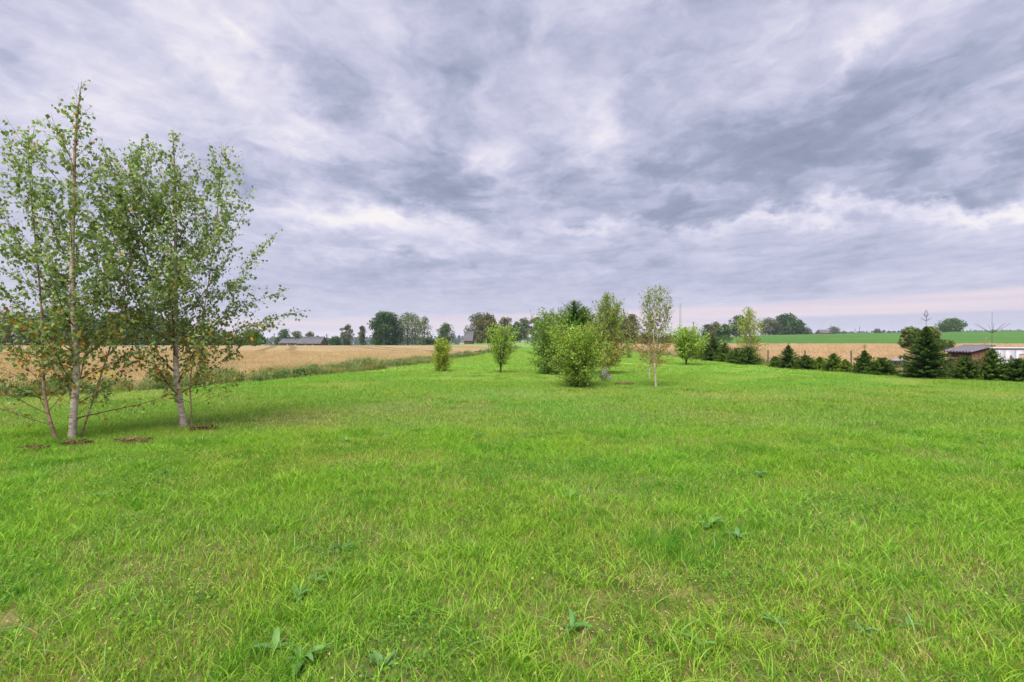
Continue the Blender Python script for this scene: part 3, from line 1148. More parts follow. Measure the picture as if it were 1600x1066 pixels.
stems = [
    ([rel(113, 688), rel(114, 640), rel(121, 590), rel(119, 540), rel(113, 480), rel(112, 400), rel(117, 300), rel(117, 220), rel(124, 160), rel(129, 125)], 0.056, 0.003),
    ([rel(98, 690, -.1), rel(88, 655, -.12), rel(77, 615, -.1), rel(71, 560, -.05), rel(66, 490, 0), rel(50, 400, .1), rel(40, 300, .1), rel(36, 215, .1)], 0.028, 0.002),
    ([rel(104, 690, .05), rel(101, 650, .12), rel(99, 600, .3), rel(105, 520, .45), rel(104, 430, .6), rel(120, 330, .65)], 0.014, 0.002),
    ([rel(116, 688, .1), rel(140, 560, .35), rel(165, 470, .4), rel(176, 380, .45), rel(180, 330, .45)], 0.013, 0.002),
]
cf1 = pal_fn(BG, BY, lambda L: 0.02 + 0.34 * sstep(2.9, 0.7, L[:, 2]))
print('birch1', grow_tree('birch_tree', 'taller three-stemmed birch with white trunk at the left edge of the lawn', 'birch tree',
      (b1x, b1y, float(gz(b1x, b1y)) - 0.02), stems, env1, 120, (0.58, 1.05), 0.066, None, rb, wide=0.95, low=.25, clumpy=.36, colour_fn=cf1, hmin=0.16, primr=0.26,
      twig_step=0.052, leaf_step=0.030, twig_len=(0.16, 0.46),
      extra=[(0, 0.08, 0.25, 1.6, 0.30), (1, 0.12, 3.25, 1.25, 0.22), (0, 0.13, 1.2, 0.9, 0.5), (1, 0.2, 2.6, 1.0, .5), (0, .3, .5, 1.0, .9), (0, .3, .9, .9, .9)],
      leaf_keep=lambda L: 0.35 + 0.65 * sstep(0.6, 1.7, L[:, 2]))[1])

# ---- right birch of the pair
b2x, b2y = gp(288, 668)
S2 = b2y / F


def rel2(px, py, dy=0.0):
    return rel(px, py, dy, 288, S2)


def env2(z, side):
    zz = [0.0, 0.5, 0.9, 1.4, 1.9, 2.6, 3.2, 3.9, 4.5, 5.0, 5.4]
    wl = [0.2, 0.5, 0.8, 1.1, 1.25, 1.2, 1.1, 1.0, 0.75, 0.40, 0.05]
    wr_ = [0.2, 0.75, 1.1, 1.4, 1.85, 1.85, 1.55, 1.15, 0.95, 0.62, 0.15]
    a, b = np.interp(z, zz, wl), np.interp(z, zz, wr_)
    return a * (0.5 - side / 2) + b * (0.5 + side / 2)


stems = [
    ([rel2(288, 669), rel2(283, 640), rel2(277, 600), rel2(273, 560), rel2(277, 500), rel2(273, 430), rel2(276, 350), rel2(274, 260), rel2(270, 205)], 0.062, 0.003),
    ([rel2(297, 668, .05), rel2(294, 630, .08), rel2(290, 590, .1), rel2(300, 520, .25), rel2(318, 400, .3), rel2(328, 300, .3), rel2(333, 213, .3)], 0.015, 0.002),
    ([rel2(279, 560, .0), rel2(262, 480, -.25), rel2(245, 400, -.3), rel2(228, 330, -.3), rel2(222, 260, -.3)], 0.013, 0.002),
]
cf2 = pal_fn(BG, BY, lambda L: 0.03 + 0.36 * sstep(2.7, 0.7, L[:, 2]))
rb2 = np.random.default_rng(33)
print('birch2', grow_tree('birch_tree', 'slightly shorter single-trunk birch with brownish bark, right of the three-stemmed birch', 'birch tree',
      (b2x, b2y, float(gz(b2x, b2y)) - 0.02), stems, env2, 116, (0.56, 1.08), 0.064, None, rb2, wide=0.95, low=.25, clumpy=.36, colour_fn=cf2, hmin=0.15, primr=0.26,
      bark_top=(0.26, 0.15, 0.09), twig_step=0.052, leaf_step=0.030, twig_len=(0.16, 0.46),
      extra=[(0, 0.22, 0.3, 1.0, 0.15), (1, 0.14, 0.1, 0.75, 0.35), (0, 0.30, 3.0, 1.2, 0.55), (0, 0.33, 0.2, 1.7, 0.62), (0, .36, .4, 1.9, .60)],
      leaf_keep=lambda L: 0.40 + 0.60 * sstep(0.6, 1.6, L[:, 2]))[1])


# ---- small trees and shrubs on the lawn
def shrub(name, label, cat, px, py, top, prof, leaf, cols, seed, nprim=40, nstem=5, spread=0.25, elev=(0.6, 1.2), hmin=0.05,
          bark='bark', trunk_r=0.02, twig_step=0.09, leaf_step=0.05, colour_fn=None, single=False, dy=0.0, lift=0.03, twig='twig', leafmat='leaf',
          twig_len=(0.15, 0.4), keep=None, hang=False, d=None):
    """prof: list of (picture row, left px, right px) of the outline"""
    rng = np.random.default_rng(seed)
    if d is None:
        x, y = gp(px, py)
    else:
        x, y = at(px, d), d
    s = y / F
    base = (x, y, float(gz(x, y)) - 0.02)
    oy = HOR + (CAM_H - base[2]) / s
    H = (oy - top) * s
    pz = [(oy - r[0]) * s for r in prof][::-1]
    pl = [(px - r[1]) * s for r in prof][::-1]
    pr = [(r[2] - px) * s for r in prof][::-1]

    def env(z, side):
        a, b = np.interp(z, pz, pl), np.interp(z, pz, pr)
        return max(0.03, a * (0.5 - side / 2) + b * (0.5 + side / 2))
    st_ = []
    if single:
        k = np.linspace(0, 1, 7)
        st_.append(([(0.04 * math.sin(q * 5) * H * .3, 0, q * H) for q in k], trunk_r, 0.003))
        for i in range(nstem - 1):
            a = rng.random() * 6.28
            hh = H * rng.uniform(0.75, 0.96)
            w = env(hh * .8, math.cos(a)) * 0.55
            st_.append(([(0, 0, 0.12 * H), (w * .4 * math.cos(a), w * .4 * math.sin(a), 0.35 * H), (w * math.cos(a), w * math.sin(a), hh)], trunk_r * .5, 0.002))
    else:
        for i in range(nstem):
            a = i * 2.399 + rng.random()
            hh = H * (1.0 if i == 0 else rng.uniform(0.72, 0.97))
            w = env(hh * 0.8, math.cos(a)) * (0.15 if i == 0 else rng.uniform(0.45, 0.9))
            st_.append(([(0.05 * math.cos(a), 0.05 * math.sin(a), 0), (w * .45 * math.cos(a), w * .45 * math.sin(a), 0.3 * H), (w * math.cos(a), w * math.sin(a), hh)], trunk_r, 0.002))
    root, n = grow_tree(name, label, cat, base, st_, env, nprim, elev, leaf, cols, rng, twig_step=twig_step, leaf_step=leaf_step, bark=bark, twig=twig,
                        split_branches=False, hmin=hmin, lift=lift, stem_sides=6, colour_fn=colour_fn, hang=hang, twig_len=twig_len, wide=1.18, low=.5, lowbias=1.35, clumpy=.38, jit=(0.6, 1.3),
                        leaf_keep=keep, leafmat=leafmat, droop=0.02 if not hang else 0.1)
    return root


YG = [(4, (0.300, 0.465, 0.045)), (3, (0.190, 0.370, 0.038)), (2, (0.400, 0.500, 0.065)), (1, (0.100, 0.210, 0.025))]
MG = [(4, (0.160, 0.295, 0.034)), (3, (0.120, 0.235, 0.030)), (2, (0.220, 0.350, 0.045)), (1, (0.070, 0.150, 0.020))]

shrub('small_tree', 'narrow yellow-tinged young tree nearest the stubble field', 'small tree', 690, 581, 528,
      [(526, 689, 692), (540, 682, 698), (555, 678, 702), (570, 679, 702), (580, 683, 698)], 0.07,
      [(4, (0.30, 0.44, 0.03)), (2, (0.44, 0.44, 0.035)), (3, (0.19, 0.33, 0.03)), (.3, (0.50, 0.32, 0.03))], 41, nprim=190, nstem=6, hmin=0.03, leaf_step=0.035, twig_step=.07)
shrub('small_tree', 'vase-shaped bright green young tree on a short trunk, right of the narrow yellow-tinged one', 'small tree', 782, 583, 510,
      [(508, 780, 790), (516, 768, 802), (528, 760, 806), (545, 766, 804), (560, 772, 796), (572, 777, 792), (583, 781, 784)], 0.075, YG, 42,
      nprim=110, nstem=8, single=True, hmin=0.14, trunk_r=0.05, leaf_step=0.038, twig_step=.075)
shrub('round_shrub', 'tall dense green shrub behind the front shrub, its left side dark at the foot', 'shrub', 862, 585, 489,
      [(486, 858, 868), (497, 842, 884), (515, 833, 892), (540, 830, 896), (560, 832, 894), (575, 840, 884), (585, 850, 874)], 0.085, MG, 43,
      nprim=250, nstem=8, hmin=0.03, elev=(0.3, 1.15), leaf_step=0.040, twig_step=0.08)
shrub('front_shrub', 'wide bright green shrub nearest the camera in the middle of the lawn', 'shrub', 905, 604, 512,
      [(510, 898, 914), (522, 876, 934), (540, 862, 944), (560, 858, 948), (578, 864, 940), (592, 880, 926), (604, 894, 916)], 0.056, YG, 44,
      nprim=280, nstem=10, hmin=0.04, elev=(0.45, 1.2), leaf_step=0.030, twig_step=0.07)
shrub('low_shrub', 'small low olive green shrub at the right foot of the front shrub', 'shrub', 944, 597, 574,
      [(574, 938, 948), (582, 930, 955), (592, 928, 957), (597, 934, 952)], 0.05, MG, 45, nprim=40, nstem=5, hmin=0.03, elev=(0.2, 0.9), trunk_r=0.01)
shrub('small_shrub', 'small distant green shrub between the two middle birches', 'shrub', 983, 560, 529,
      [(529, 976, 990), (538, 973, 993), (548, 976, 990), (560, 982, 985)], 0.13, MG, 46, nprim=40, nstem=5, hmin=0.08, leaf_step=0.09, twig_step=0.16)
shrub('round_shrub', 'bright yellow-green vase-shaped shrub on a short trunk right of the thin white birch', 'shrub', 1072, 571, 515,
      [(515, 1060, 1088), (522, 1052, 1098), (535, 1050, 1104), (548, 1056, 1102), (560, 1064, 1084), (571, 1070, 1075)], 0.10, YG, 47,
      nprim=210, nstem=7, single=True, hmin=0.12, trunk_r=0.06, leaf_step=0.055, twig_step=0.11)

# mid birches
LB1 = [(0.220, 0.310, 0.065), (0.270, 0.360, 0.085), (0.165, 0.240, 0.055)]
YB = [(0.42, 0.26, 0.05), (0.36, 0.20, 0.05), (0.30, 0.24, 0.05)]


def mid_birch(label, px, py, top, prof, seed, leaf, ylow, stems_px, nprim=70, d=None, pal=LB1, leaf_step=0.05, twig_step=0.10, keep=None, elev=(0.45, 1.2), hmin=0.2, wide=1.1):
    rng = np.random.default_rng(seed)
    if d is None:
        x, y = gp(px, py)
    else:
        x, y = at(px, d), d
    s = y / F
    z0 = float(gz(x, y)) - 0.02
    oy = HOR + (CAM_H - z0) / s
    sts = []
    for (line, r0) in stems_px:
        sts.append(([((a - px) * s, dy, max(0.0, (oy - b) * s)) for (a, b, dy) in line], r0, 0.003))
    pz = [(oy - r[0]) * s for r in prof][::-1]
    pl = [(px - r[1]) * s for r in prof][::-1]
    pr = [(r[2] - px) * s for r in prof][::-1]

    def env(z, side):
        a, b = np.interp(z, pz, pl), np.interp(z, pz, pr)
        return max(0.03, a * (0.5 - side / 2) + b * (0.5 + side / 2))
    Htot = (oy - top) * s
    cf = pal_fn(pal, YB, lambda L: ylow * sstep(Htot * 0.65, Htot * 0.3, L[:, 2]) + 0.02)
    return grow_tree('birch_tree', label, 'birch tree', (x, y, z0), sts, env, nprim, elev, leaf, None, rng, colour_fn=cf, split_branches=False, wide=wide, low=.35, clumpy=.3, jit=(0.65, 1.25),
                     hmin=hmin, twig_step=twig_step, leaf_step=leaf_step, stem_sides=7, twig='tan_twig', leaf_keep=keep, bark_top=(0.50, 0.42, 0.36))[0]


mid_birch('thin birch with slender white stems standing alone in the lawn right of the shrubs', 1025, 606, 450,
          [(448, 1018, 1040), (470, 1008, 1048), (495, 1000, 1056), (520, 990, 1066), (545, 990, 1068), (570, 996, 1062), (600, 1010, 1040)], 51, 0.062, 0.7,
          [([(1025, 606, 0), (1023, 570, 0), (1021, 530, 0), (1024, 490, 0), (1027, 470, 0), (1038, 450, 0)], 0.034),
           ([(1019, 592, .3), (1018, 560, .3), (1018, 520, .3), (1014, 480, .3), (1021, 452, .3)], 0.020),
           ([(1027, 592, .2), (1028, 560, .3), (1034, 520, .35), (1046, 488, .3)], 0.018)], nprim=120,
          keep=lambda L: 0.55 + 0.2 * sstep(1.0, 2.2, L[:, 2]), hmin=0.12, leaf_step=.036, twig_step=.065, wide=.9)
mid_birch('leafy birch with orange-tinged lower twigs, behind the right side of the front shrub', 946, 585, 460,
          [(458, 944, 951), (475, 934, 958), (495, 922, 968), (520, 914, 980), (545, 916, 984), (565, 930, 975), (585, 942, 950)], 52, 0.075, 0.55,
          [([(946, 587, 0), (947, 550, 0), (946, 500, 0), (949, 459, 0)], 0.045),
           ([(947, 580, .2), (955, 530, .4), (962, 490, .4)], 0.02)], nprim=190, leaf_step=0.034, twig_step=.075, hmin=0.08,
          pal=[(0.210, 0.310, 0.055), (0.165, 0.260, 0.045), (0.250, 0.340, 0.065)])
mid_birch('light yellow-green conical birch rising out of the spruce row', 1171, 567, 480,
          [(480, 1168, 1173), (492, 1160, 1180), (510, 1151, 1190), (535, 1149, 1192), (555, 1152, 1192), (567, 1164, 1180)], 53, 0.11, 0.25,
          [([(1171, 569, 0), (1171, 530, 0), (1170, 482, 0)], 0.06)], nprim=130, d=36.5, leaf_step=0.055, twig_step=0.13, hmin=0.1,
          pal=[(0.300, 0.390, 0.060), (0.240, 0.340, 0.055), (0.340, 0.420, 0.075)])


# ------------------------------------------------------------------ spruces
def spruce(label, px, d, top, bot_half, body_top=None, seed=1, group=None, dens=1.0, x_off=0.0, leader_whorl=False, tint=(1, 1, 1), name='spruce_tree', zb=None, squat=1.0):
    """top: picture row of the tip, bot_half: half width in pixels, body_top: row where the dense part ends"""
    rng = np.random.default_rng(seed)
    x = at(px, d)
    z0 = float(gz(x, d)) - 0.02
    s = d / F
    H = CAM_H + (HOR - top) * s - z0
    Hb = H if body_top is None else CAM_H + (HOR - body_top) * s - z0
    Rb = bot_half * s * (1.2 if bot_half > 21 else 1.45)
    root = empty(name, (x, d, z0))
    tag(root, label, 'spruce tree', group)
    T = Acc()
    T.tube([(0, 0, 0), (0.01, 0, Hb * .6), (0, 0, Hb * .98)], [0.018 * H + .01, 0.008 * H, 0.009], 6)
    T.obj('trunk', M['bark'], root, True)
    B = Acc()
    tri, colr = [], []
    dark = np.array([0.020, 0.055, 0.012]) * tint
    tip_green = np.array([0.085, 0.150, 0.026]) * tint  # paler needle green towards the branch tips
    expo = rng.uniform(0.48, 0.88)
    Rb *= rng.uniform(0.88, 1.14)
    z = 0.02 * H
    step = 0.034 * Hb ** 0.5 + 0.012
    ga = 0
    while z < Hb:
        f = z / Hb
        prof = min(1.0, (1 - f) ** expo * 1.12) * (0.86 + 0.14 * min(1, f * 8)) * squat
        nb = int(7 + 4 * rng.random())
        for i in range(nb):
            ga += 2.399 + rng.normal(0, .25)
            L = Rb * prof * rng.uniform(0.70, 1.12) + 0.01
            el = -0.10 + 0.62 * f + rng.normal(0, .10)
            dv = np.array([math.cos(ga) * math.cos(el), math.sin(ga) * math.cos(el), math.sin(el)])
            n = max(5, int(L / 0.055 * dens))
            t = (np.arange(n) + rng.random(n)) / n
            zz = z + rng.uniform(-.5, .5) * step
            c = dv[None] * (t * L)[:, None] + np.array([0, 0, zz]) + np.array([0, 0, 1]) * (0.10 * L * t * t)[:, None]
            B.tube([(0, 0, zz), dv * L * .5 + (0, 0, zz + .025 * L), dv * L * .97 + (0, 0, zz + .095 * L)], [0.008, 0.005, 0.002], 3, cap=False)
            for sgn in (-1, 1, 0, 2):
                sd_ = np.array([-math.sin(ga), math.cos(ga), 0]) * (sgn if sgn < 2 else 0)
                fw = dv * 0.75 + sd_ * 0.9
                if sgn == 2:
                    fw = dv * .5 + np.array([0, 0, -0.7])
                if sgn == 0:
                    fw = dv * .8 + np.array([0, 0, 0.55])
                ln = (0.055 + 0.12 * (1 - t) * min(1, L)) * rng.uniform(0.6, 1.25, n) * (0.30 + 0.70 * min(1, (1 - f) * 2.2))
                tip = c + (fw[None] + rng.normal(0, .22, (n, 3))) * ln[:, None]
                w = np.cross(tip - c, rng.normal(0, 1, (n, 3)))
                w /= np.linalg.norm(w, axis=1)[:, None] + 1e-9
                w *= 0.027
                tri.append(np.stack([c - w, c + w, tip], 1))
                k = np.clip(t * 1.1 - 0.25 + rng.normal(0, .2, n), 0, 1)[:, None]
                colr.append(dark * (1 - k) + tip_green * k)
        z += step
    B.obj('branch', M['bark'], root)
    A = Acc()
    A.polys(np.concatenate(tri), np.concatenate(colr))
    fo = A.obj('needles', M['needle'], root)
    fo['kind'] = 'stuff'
    if Hb < H * 0.98:      # bare leader with a star of side shoots
        Lr = Acc()
        sets = [(0.35, 0.36, 5), (0.62, 0.20, 4)] if not leader_whorl else [(0.42, 0.50, 7)]
        span = H - Hb
        for (fz, ln, k) in sets:
            for i in range(k):
                a = i * 6.283 / k + rng.random() * .5
                p = np.array([0, 0, Hb + span * fz])
                e = p + np.array([math.cos(a), math.sin(a), 0.72]) * ln * span * .72
                mid_ = (p + e) / 2 - np.array([0, 0, .02])
                Lr.tube([p, mid_, e], [0.007, 0.006, 0.004], 4)
        if not leader_whorl:
            for i in range(4):
                a = i * 1.57
                p = np.array([0, 0, Hb + span * .55])
                q1 = p + np.array([math.cos(a) * .09, math.sin(a) * .09, span * .18])
                Lr.tube([p, q1, p + np.array([math.cos(a) * .02, math.sin(a) * .02, span * .42])], [0.008, .007, 0.004], 4)
        Lr.tube([(0, 0, Hb * .9), (0, 0, H)], [0.009, 0.004], 5)
        Lr.obj('leader_shoot', M['bark'], root)
    return root


GS = 'young spruces in a row along the right edge of the lawn'
SPR = [
    ('biggest spruce of the row, with a bare spiky leader, left of the brown shed', 1447, 21.6, 484, 31, 511, False, 1.0),
    ('spruce with tall bare leader and star of side shoots, before the white trailer', 1550, 20.4, 487, 26, 545, True, 1.0),
    ('rounded spruce directly in front of the brown shed', 1510, 20.9, 558, 18, None, False, 1.0),
    ('low dark spruce at the right picture edge', 1590, 19.9, 562, 24, None, False, 1.1),
    ('low dark spruce right of the spruce with the star-shaped leader', 1572, 20.6, 570, 20, None, False, 1.1),
    ('low bushy spruce just left of the black compost bins', 1378, 23.6, 560, 16, None, False, 1.1),
    ('medium spruce with thin tip, second left of the compost bins', 1351, 24.2, 538, 19, 548, False, 1.0),
    ('small round spruce alone between patches of weeds, under a thin weedy stalk', 1303, 26.3, 553, 13, None, False, 1.1),
    ('stunted yellowish spruce sapling beside the small round spruce', 1281, 27.4, 558, 10, None, False, 1.0),
    ('little spruce right of the slender tapering spruce', 1258, 27.8, 556, 13, None, False, 1.1),
    ('slender tapering spruce near the left grey fence post', 1232, 28.7, 536, 15, 540, False, 1.0),
    ('tiny dark spruce at the left foot of the slender tapering spruce', 1212, 30.0, 558, 9, None, False, 1.1),
    ('dark spruce at the right foot of the light birch', 1169, 33.0, 543, 14, None, False, 1.1),
    ('dark spruce at the left foot of the light birch', 1152, 34.5, 545, 12, None, False, 1.1),
    ('broad dark spruce left of the pair at the birch, nearest to it', 1133, 37.0, 536, 14, None, False, 1.1),
    ('dark spruce half hidden behind the yellow-green shrub, last to the left', 1099, 42.0, 540, 14, None, False, 1.1),
    ('tall mossy green spruce in the middle of the dark hedge part', 1115, 39.0, 530, 15, None, False, 1.1),
    ('small spruce between the broad dark one and the birch pair', 1143, 36.0, 548, 9, None, False, 1.1),
    ('small yellow-green spruce seedling by the thin stalk, right of the small round spruce', 1321, 25.6, 562, 9, None, False, 1.0),
]
for i, (lab, px, d, top, hw, bt, lw, sq) in enumerate(SPR):
    tn = (1.0 + .7 * ((i * 37) % 10) / 10, 1.0 + .5 * ((i * 37) % 10) / 10, 1.0)
    if 'yellow' in lab:
        tn = (2.6, 1.9, 1.3)
    spruce(lab, px, d, top, hw, bt, 100 + i, GS, dens=1.5 if i == 0 else (1.0 if d < 30 else 0.7), leader_whorl=lw, squat=sq, tint=tn)
spruce('dense dark green spruce-like tree behind the shrubs in the middle of the lawn', 897, 31.0, 470, 33, None, 140, dens=0.9, tint=(1.6, 1.7, 1.2), name='dark_tree', squat=1.7)
spruce('slightly lower dark green tree touching the right side of the dense one behind the shrubs', 912, 31.8, 480, 27, None, 141, dens=0.8, tint=(1.6, 1.7, 1.2), name='dark_tree', squat=1.7)


# ------------------------------------------------------------------ far trees
def far_tree(label, px, d, top, wl, kind='round', seed=1, cols=None, group=None, cat='tree', trunk=0.15, n=None, name=None, zb=None, card=None, bottom=0.0, gaps=0.0):
    """px centre, d distance, top row, wl width in pixels"""
    rng = np.random.default_rng(seed)
    x = at(px, d)
    z0 = float(gz(x, d)) if zb is None else zb
    s = d / F
    H = CAM_H + (HOR - top) * s - z0
    W = wl * s * 1.30
    names = {'round': 'broadleaf_tree', 'tall': 'poplar_tree', 'bush': 'bush', 'cone': 'conifer_tree', 'airy': 'birch_tree'}
    root = empty(name or names[kind], (x, d, z0 - 0.05))
    tag(root, label, cat, group)
    hb = trunk * H
    T = Acc()
    tr = max(0.02 * H, 0.05)
    lean = rng.normal(0, .03 * H, 2)
    T.tube([(0, 0, 0), (lean[0] * .3, lean[1] * .3, H * .35), (lean[0], lean[1], H * .8)], [tr, tr * .7, tr * .2], 6)
    for i in range(7):
        a = rng.random() * 6.28
        zz = H * rng.uniform(.25, .6)
        T.tube([(0, 0, zz), (W * .18 * math.cos(a), W * .18 * math.sin(a), zz + .12 * H), (W * .34 * math.cos(a), W * .34 * math.sin(a), zz + .22 * H)],
               [tr * .4, tr * .28, tr * .08], 4)
    T.obj('trunk', M['birch' if kind == 'airy' else 'bark'], root, True)
    if n is None:
        n = 2600
    n = int(n * 1.4)
    if card is None:
        card = max(0.05 * W ** 0.5 * 2.2, s * 1.6)
    nl = {'round': 52, 'tall': 26, 'bush': 30, 'cone': 26, 'airy': 34}[kind]
    if kind == 'round':
        hb *= 0.6
    P = []
    for i in range(nl):
        t = (i + rng.random()) / nl
        if kind == 'round':
            zc_ = hb + (H - hb) * (0.06 + 0.84 * t)
            r = W / 2 * math.sqrt(max(0.05, 1 - (2 * t - 0.75) ** 2 * 0.62)) * 0.80
            lr = W * rng.uniform(0.11, 0.20)
        elif kind == 'bush':
            zc_ = H * (0.15 + 0.68 * t)
            r = W / 2 * math.sqrt(max(0.05, 1 - (t * 0.95) ** 2)) * 0.75
            lr = min(W * rng.uniform(0.10, 0.17), H * .22)
        elif kind == 'tall':
            zc_ = hb + (H - hb) * (0.05 + 0.88 * t)
            r = W / 2 * (math.sin(math.pi * (0.12 + 0.78 * t)) ** 0.8) * 0.6
            lr = W * rng.uniform(0.16, 0.26)
        elif kind == 'cone':
            zc_ = hb * .5 + (H - hb * .5) * (0.04 + 0.9 * t)
            r = W / 2 * (1 - t) * 0.8
            lr = W * (0.08 + 0.14 * (1 - t))
        else:
            zc_ = hb + (H - hb) * (0.05 + 0.88 * t)
            r = W / 2 * (math.sin(math.pi * (0.15 + 0.72 * t)) ** 0.7) * 0.72
            lr = W * rng.uniform(0.10, 0.18)
        a = rng.random() * 6.28
        rr = r * rng.uniform(0.25, 1.0)
        c = np.array([rr * math.cos(a), rr * math.sin(a), zc_])
        m = int(n / nl)
        v_ = rng.normal(0, 1, (m, 3))
        v_ /= np.linalg.norm(v_, axis=1)[:, None]
        v_ *= (lr * rng.uniform(0.35, 1.05, m) ** 0.6)[:, None]
        v_[:, 2] *= 0.8
        q_ = c + v_
        if gaps > 0:
            q_ = q_[rng.random(len(q_)) > gaps]
        P.append((q_, rng.uniform(0.8, 1.2)))
    A = Acc()
    cols = cols or [(3, (0.045, 0.085, 0.022)), (2, (0.065, 0.115, 0.030)), (1, (0.030, 0.060, 0.018))]
    for (q_, k) in P:
        q_ = q_[q_[:, 2] > 0.02]
        if len(q_):
            leaf_cards(A, q_, card, [(w, tuple(np.array(c) * k)) for (w, c) in cols], rng, up=0.3, aspect=0.9)
    fo = A.obj('crown', M['far_leaf'], root)
    fo['kind'] = 'stuff'
    return root


DK = [(3, (0.036, 0.090, 0.026)), (2, (0.055, 0.120, 0.032)), (1, (0.025, 0.060, 0.020))]
OL = [(3, (0.105, 0.150, 0.042)), (2, (0.140, 0.185, 0.052)), (1, (0.065, 0.100, 0.032))]
BRW = [(3, (0.125, 0.112, 0.042)), (2, (0.085, 0.100, 0.036)), (1, (0.155, 0.118, 0.050))]
GRY = [(3, (0.110, 0.130, 0.070)), (2, (0.140, 0.155, 0.090)), (1, (0.085, 0.095, 0.060))]
LG = [(3, (0.080, 0.160, 0.030)), (2, (0.115, 0.200, 0.040)), (1, (0.050, 0.110, 0.025))]
far_tree('dark dense oak, left tree of the big group behind the stubble field', 603, 200, 486, 46, 'round', 1, DK, n=7000, trunk=.06, card=.62)
far_tree('olive oak with visible trunks in the middle of the big group behind the stubble field', 637, 205, 487, 40, 'round', 2, OL, n=4800, trunk=.12, gaps=.15)
far_tree('open-crowned pale tree, right end of the big group behind the stubble field', 662, 203, 493, 28, 'round', 3, OL, n=2200, trunk=.2, gaps=.35)
far_tree('low dark bush at the right foot of the big tree group', 672, 210, 528, 34, 'bush', 4, DK, n=1200)
far_tree('lone round green tree directly above the narrow yellow-tinged young tree', 697, 190, 505, 25, 'round', 5, [(3, (0.06, .105, .035)), (2, (.085, .14, .045))], n=3000, trunk=.1, gaps=.1)
far_tree('slim pale poplar left of the big tree group', 566, 230, 508, 13, 'tall', 6, GRY, n=1800)
far_tree('pair-crowned pale birch left of the slim poplar', 541, 230, 506, 20, 'airy', 7, GRY, n=2400, trunk=.1)
far_tree('dark round bush between the barn and the pale birch', 523, 215, 524, 22, 'bush', 8, DK, n=1800)
far_tree('dark green tree behind the left end of the long barn', 445, 250, 513, 20, 'round', 9, DK, n=2000, trunk=.1)
far_tree('olive round tree above the middle of the long barn', 463, 255, 516, 18, 'round', 10, OL, n=1800, trunk=.1)
far_tree('grey-green tree above the right half of the long barn', 484, 260, 517, 14, 'round', 11, GRY, n=1500, trunk=.1)
far_tree('low pale green bush behind the right end of the long barn', 498, 250, 522, 16, 'bush', 12, OL, n=1200)
far_tree('olive bush at the left gable of the long barn', 436, 235, 524, 14, 'bush', 13, OL, n=1200)
far_tree('broad bright green bush behind the right-hand large birch, at the edge of the stubble field', 394, 150, 513, 42, 'bush', 14, LG, n=4200)
far_tree('wide green bush behind the large birches, beside the broad bright green bush', 350, 152, 518, 50, 'bush', 15, LG, n=3600)
for i, (px, top, w) in enumerate([(20, 492, 70), (75, 486, 60), (130, 488, 64), (185, 490, 56), (232, 484, 50), (280, 500, 50), (320, 508, 44)]):
    far_tree(['far left tree in the row behind the stubble, cut by the picture edge', 'second tree from the left in the far row, left of the white trunk',
              'third tree from the left in the far row, right of the white trunk', 'fourth tree from the left in the far row, between the large birches',
              'fifth and tallest tree from the left in the row behind the stubble', 'sixth tree from the left in the row behind the stubble, behind the second birch trunk',
              'seventh and lowest tree in the row behind the stubble, right of the second birch trunk'][i],
             px, 170 + 6 * (i % 3), top, w, 'round', 20 + i, DK if i % 2 else OL, n=2600, trunk=.05, group='row of trees behind the large birches', card=.8)
far_tree('tall grey-green oak behind the brownish tree near the grey-roofed house', 746, 235, 487, 32, 'round', 31, [(3, (.075, .11, .05)), (2, (.1, .14, .06))], n=3800, trunk=.15, gaps=.12)
far_tree('big brownish round tree right of the grey-roofed house', 762, 205, 492, 44, 'round', 32, BRW, n=6500, trunk=.04, card=.62)
far_tree('brown thin-topped tree right of the big brownish tree', 791, 225, 495, 22, 'airy', 33, BRW, n=2600, trunk=.05)
far_tree('dark spruce-coloured tree above the white car', 808, 235, 502, 20, 'round', 34, DK, n=2400, trunk=.1)
far_tree('pale birch with a white trunk right of the dark tree above the car', 819, 240, 496, 18, 'airy', 35, GRY, n=2400, trunk=.15)
far_tree('tall pale birch next to the white-trunked one, left of the lawn shrubs', 836, 245, 495, 20, 'airy', 36, GRY, n=2400, trunk=.1)
far_tree('olive tree peeping out left of the tall dense shrub', 852, 240, 500, 26, 'round', 37, OL, n=2200)
far_tree('brown-green tree showing between the two middle birches', 985, 120, 489, 38, 'round', 38, BRW, n=4200, trunk=.05)
far_tree('round green tree left of the brown-green one, behind the leafy birch', 966, 128, 494, 28, 'round', 39, OL, n=3000, trunk=.05)
far_tree('low hedge-like bush behind the small distant shrub', 1010, 110, 520, 44, 'bush', 40, BRW, n=2200)
far_tree('low green bush between the brown-green tree and the yellow-green shrub', 1046, 115, 522, 40, 'bush', 401, OL, n=2200)
far_tree('small dark pointed tree right of the telephone pole', 1106, 330, 506, 16, 'round', 41, [(1, (.03, .06, .045))], n=1500)
far_tree('brown-topped tree right of the small dark pointed tree', 1118, 220, 503, 20, 'round', 42, BRW, n=2200, trunk=.05)
far_tree('bright green bush with loose outline left of the light birch', 1131, 170, 503, 26, 'bush', 43, LG, n=3000)
far_tree('low reddish bush left of the bright green bush', 1112, 180, 516, 20, 'bush', 431, BRW, n=1500)
far_tree('dark rounded tree just behind the left side of the light birch', 1155, 260, 493, 30, 'round', 44, DK, n=3600, trunk=.05)
far_tree('grey-green willow behind the right side of the light birch', 1200, 300, 498, 28, 'round', 45, GRY, n=2600, trunk=.05)
far_tree('largest dark oak on the green hill, right of the light birch', 1228, 305, 494, 42, 'round', 46, DK, n=6500, trunk=.08, card=.9)
far_tree('smaller dark oak touching the right side of the hill oak', 1247, 308, 500, 22, 'round', 47, DK, n=2600, trunk=.08, card=.8)
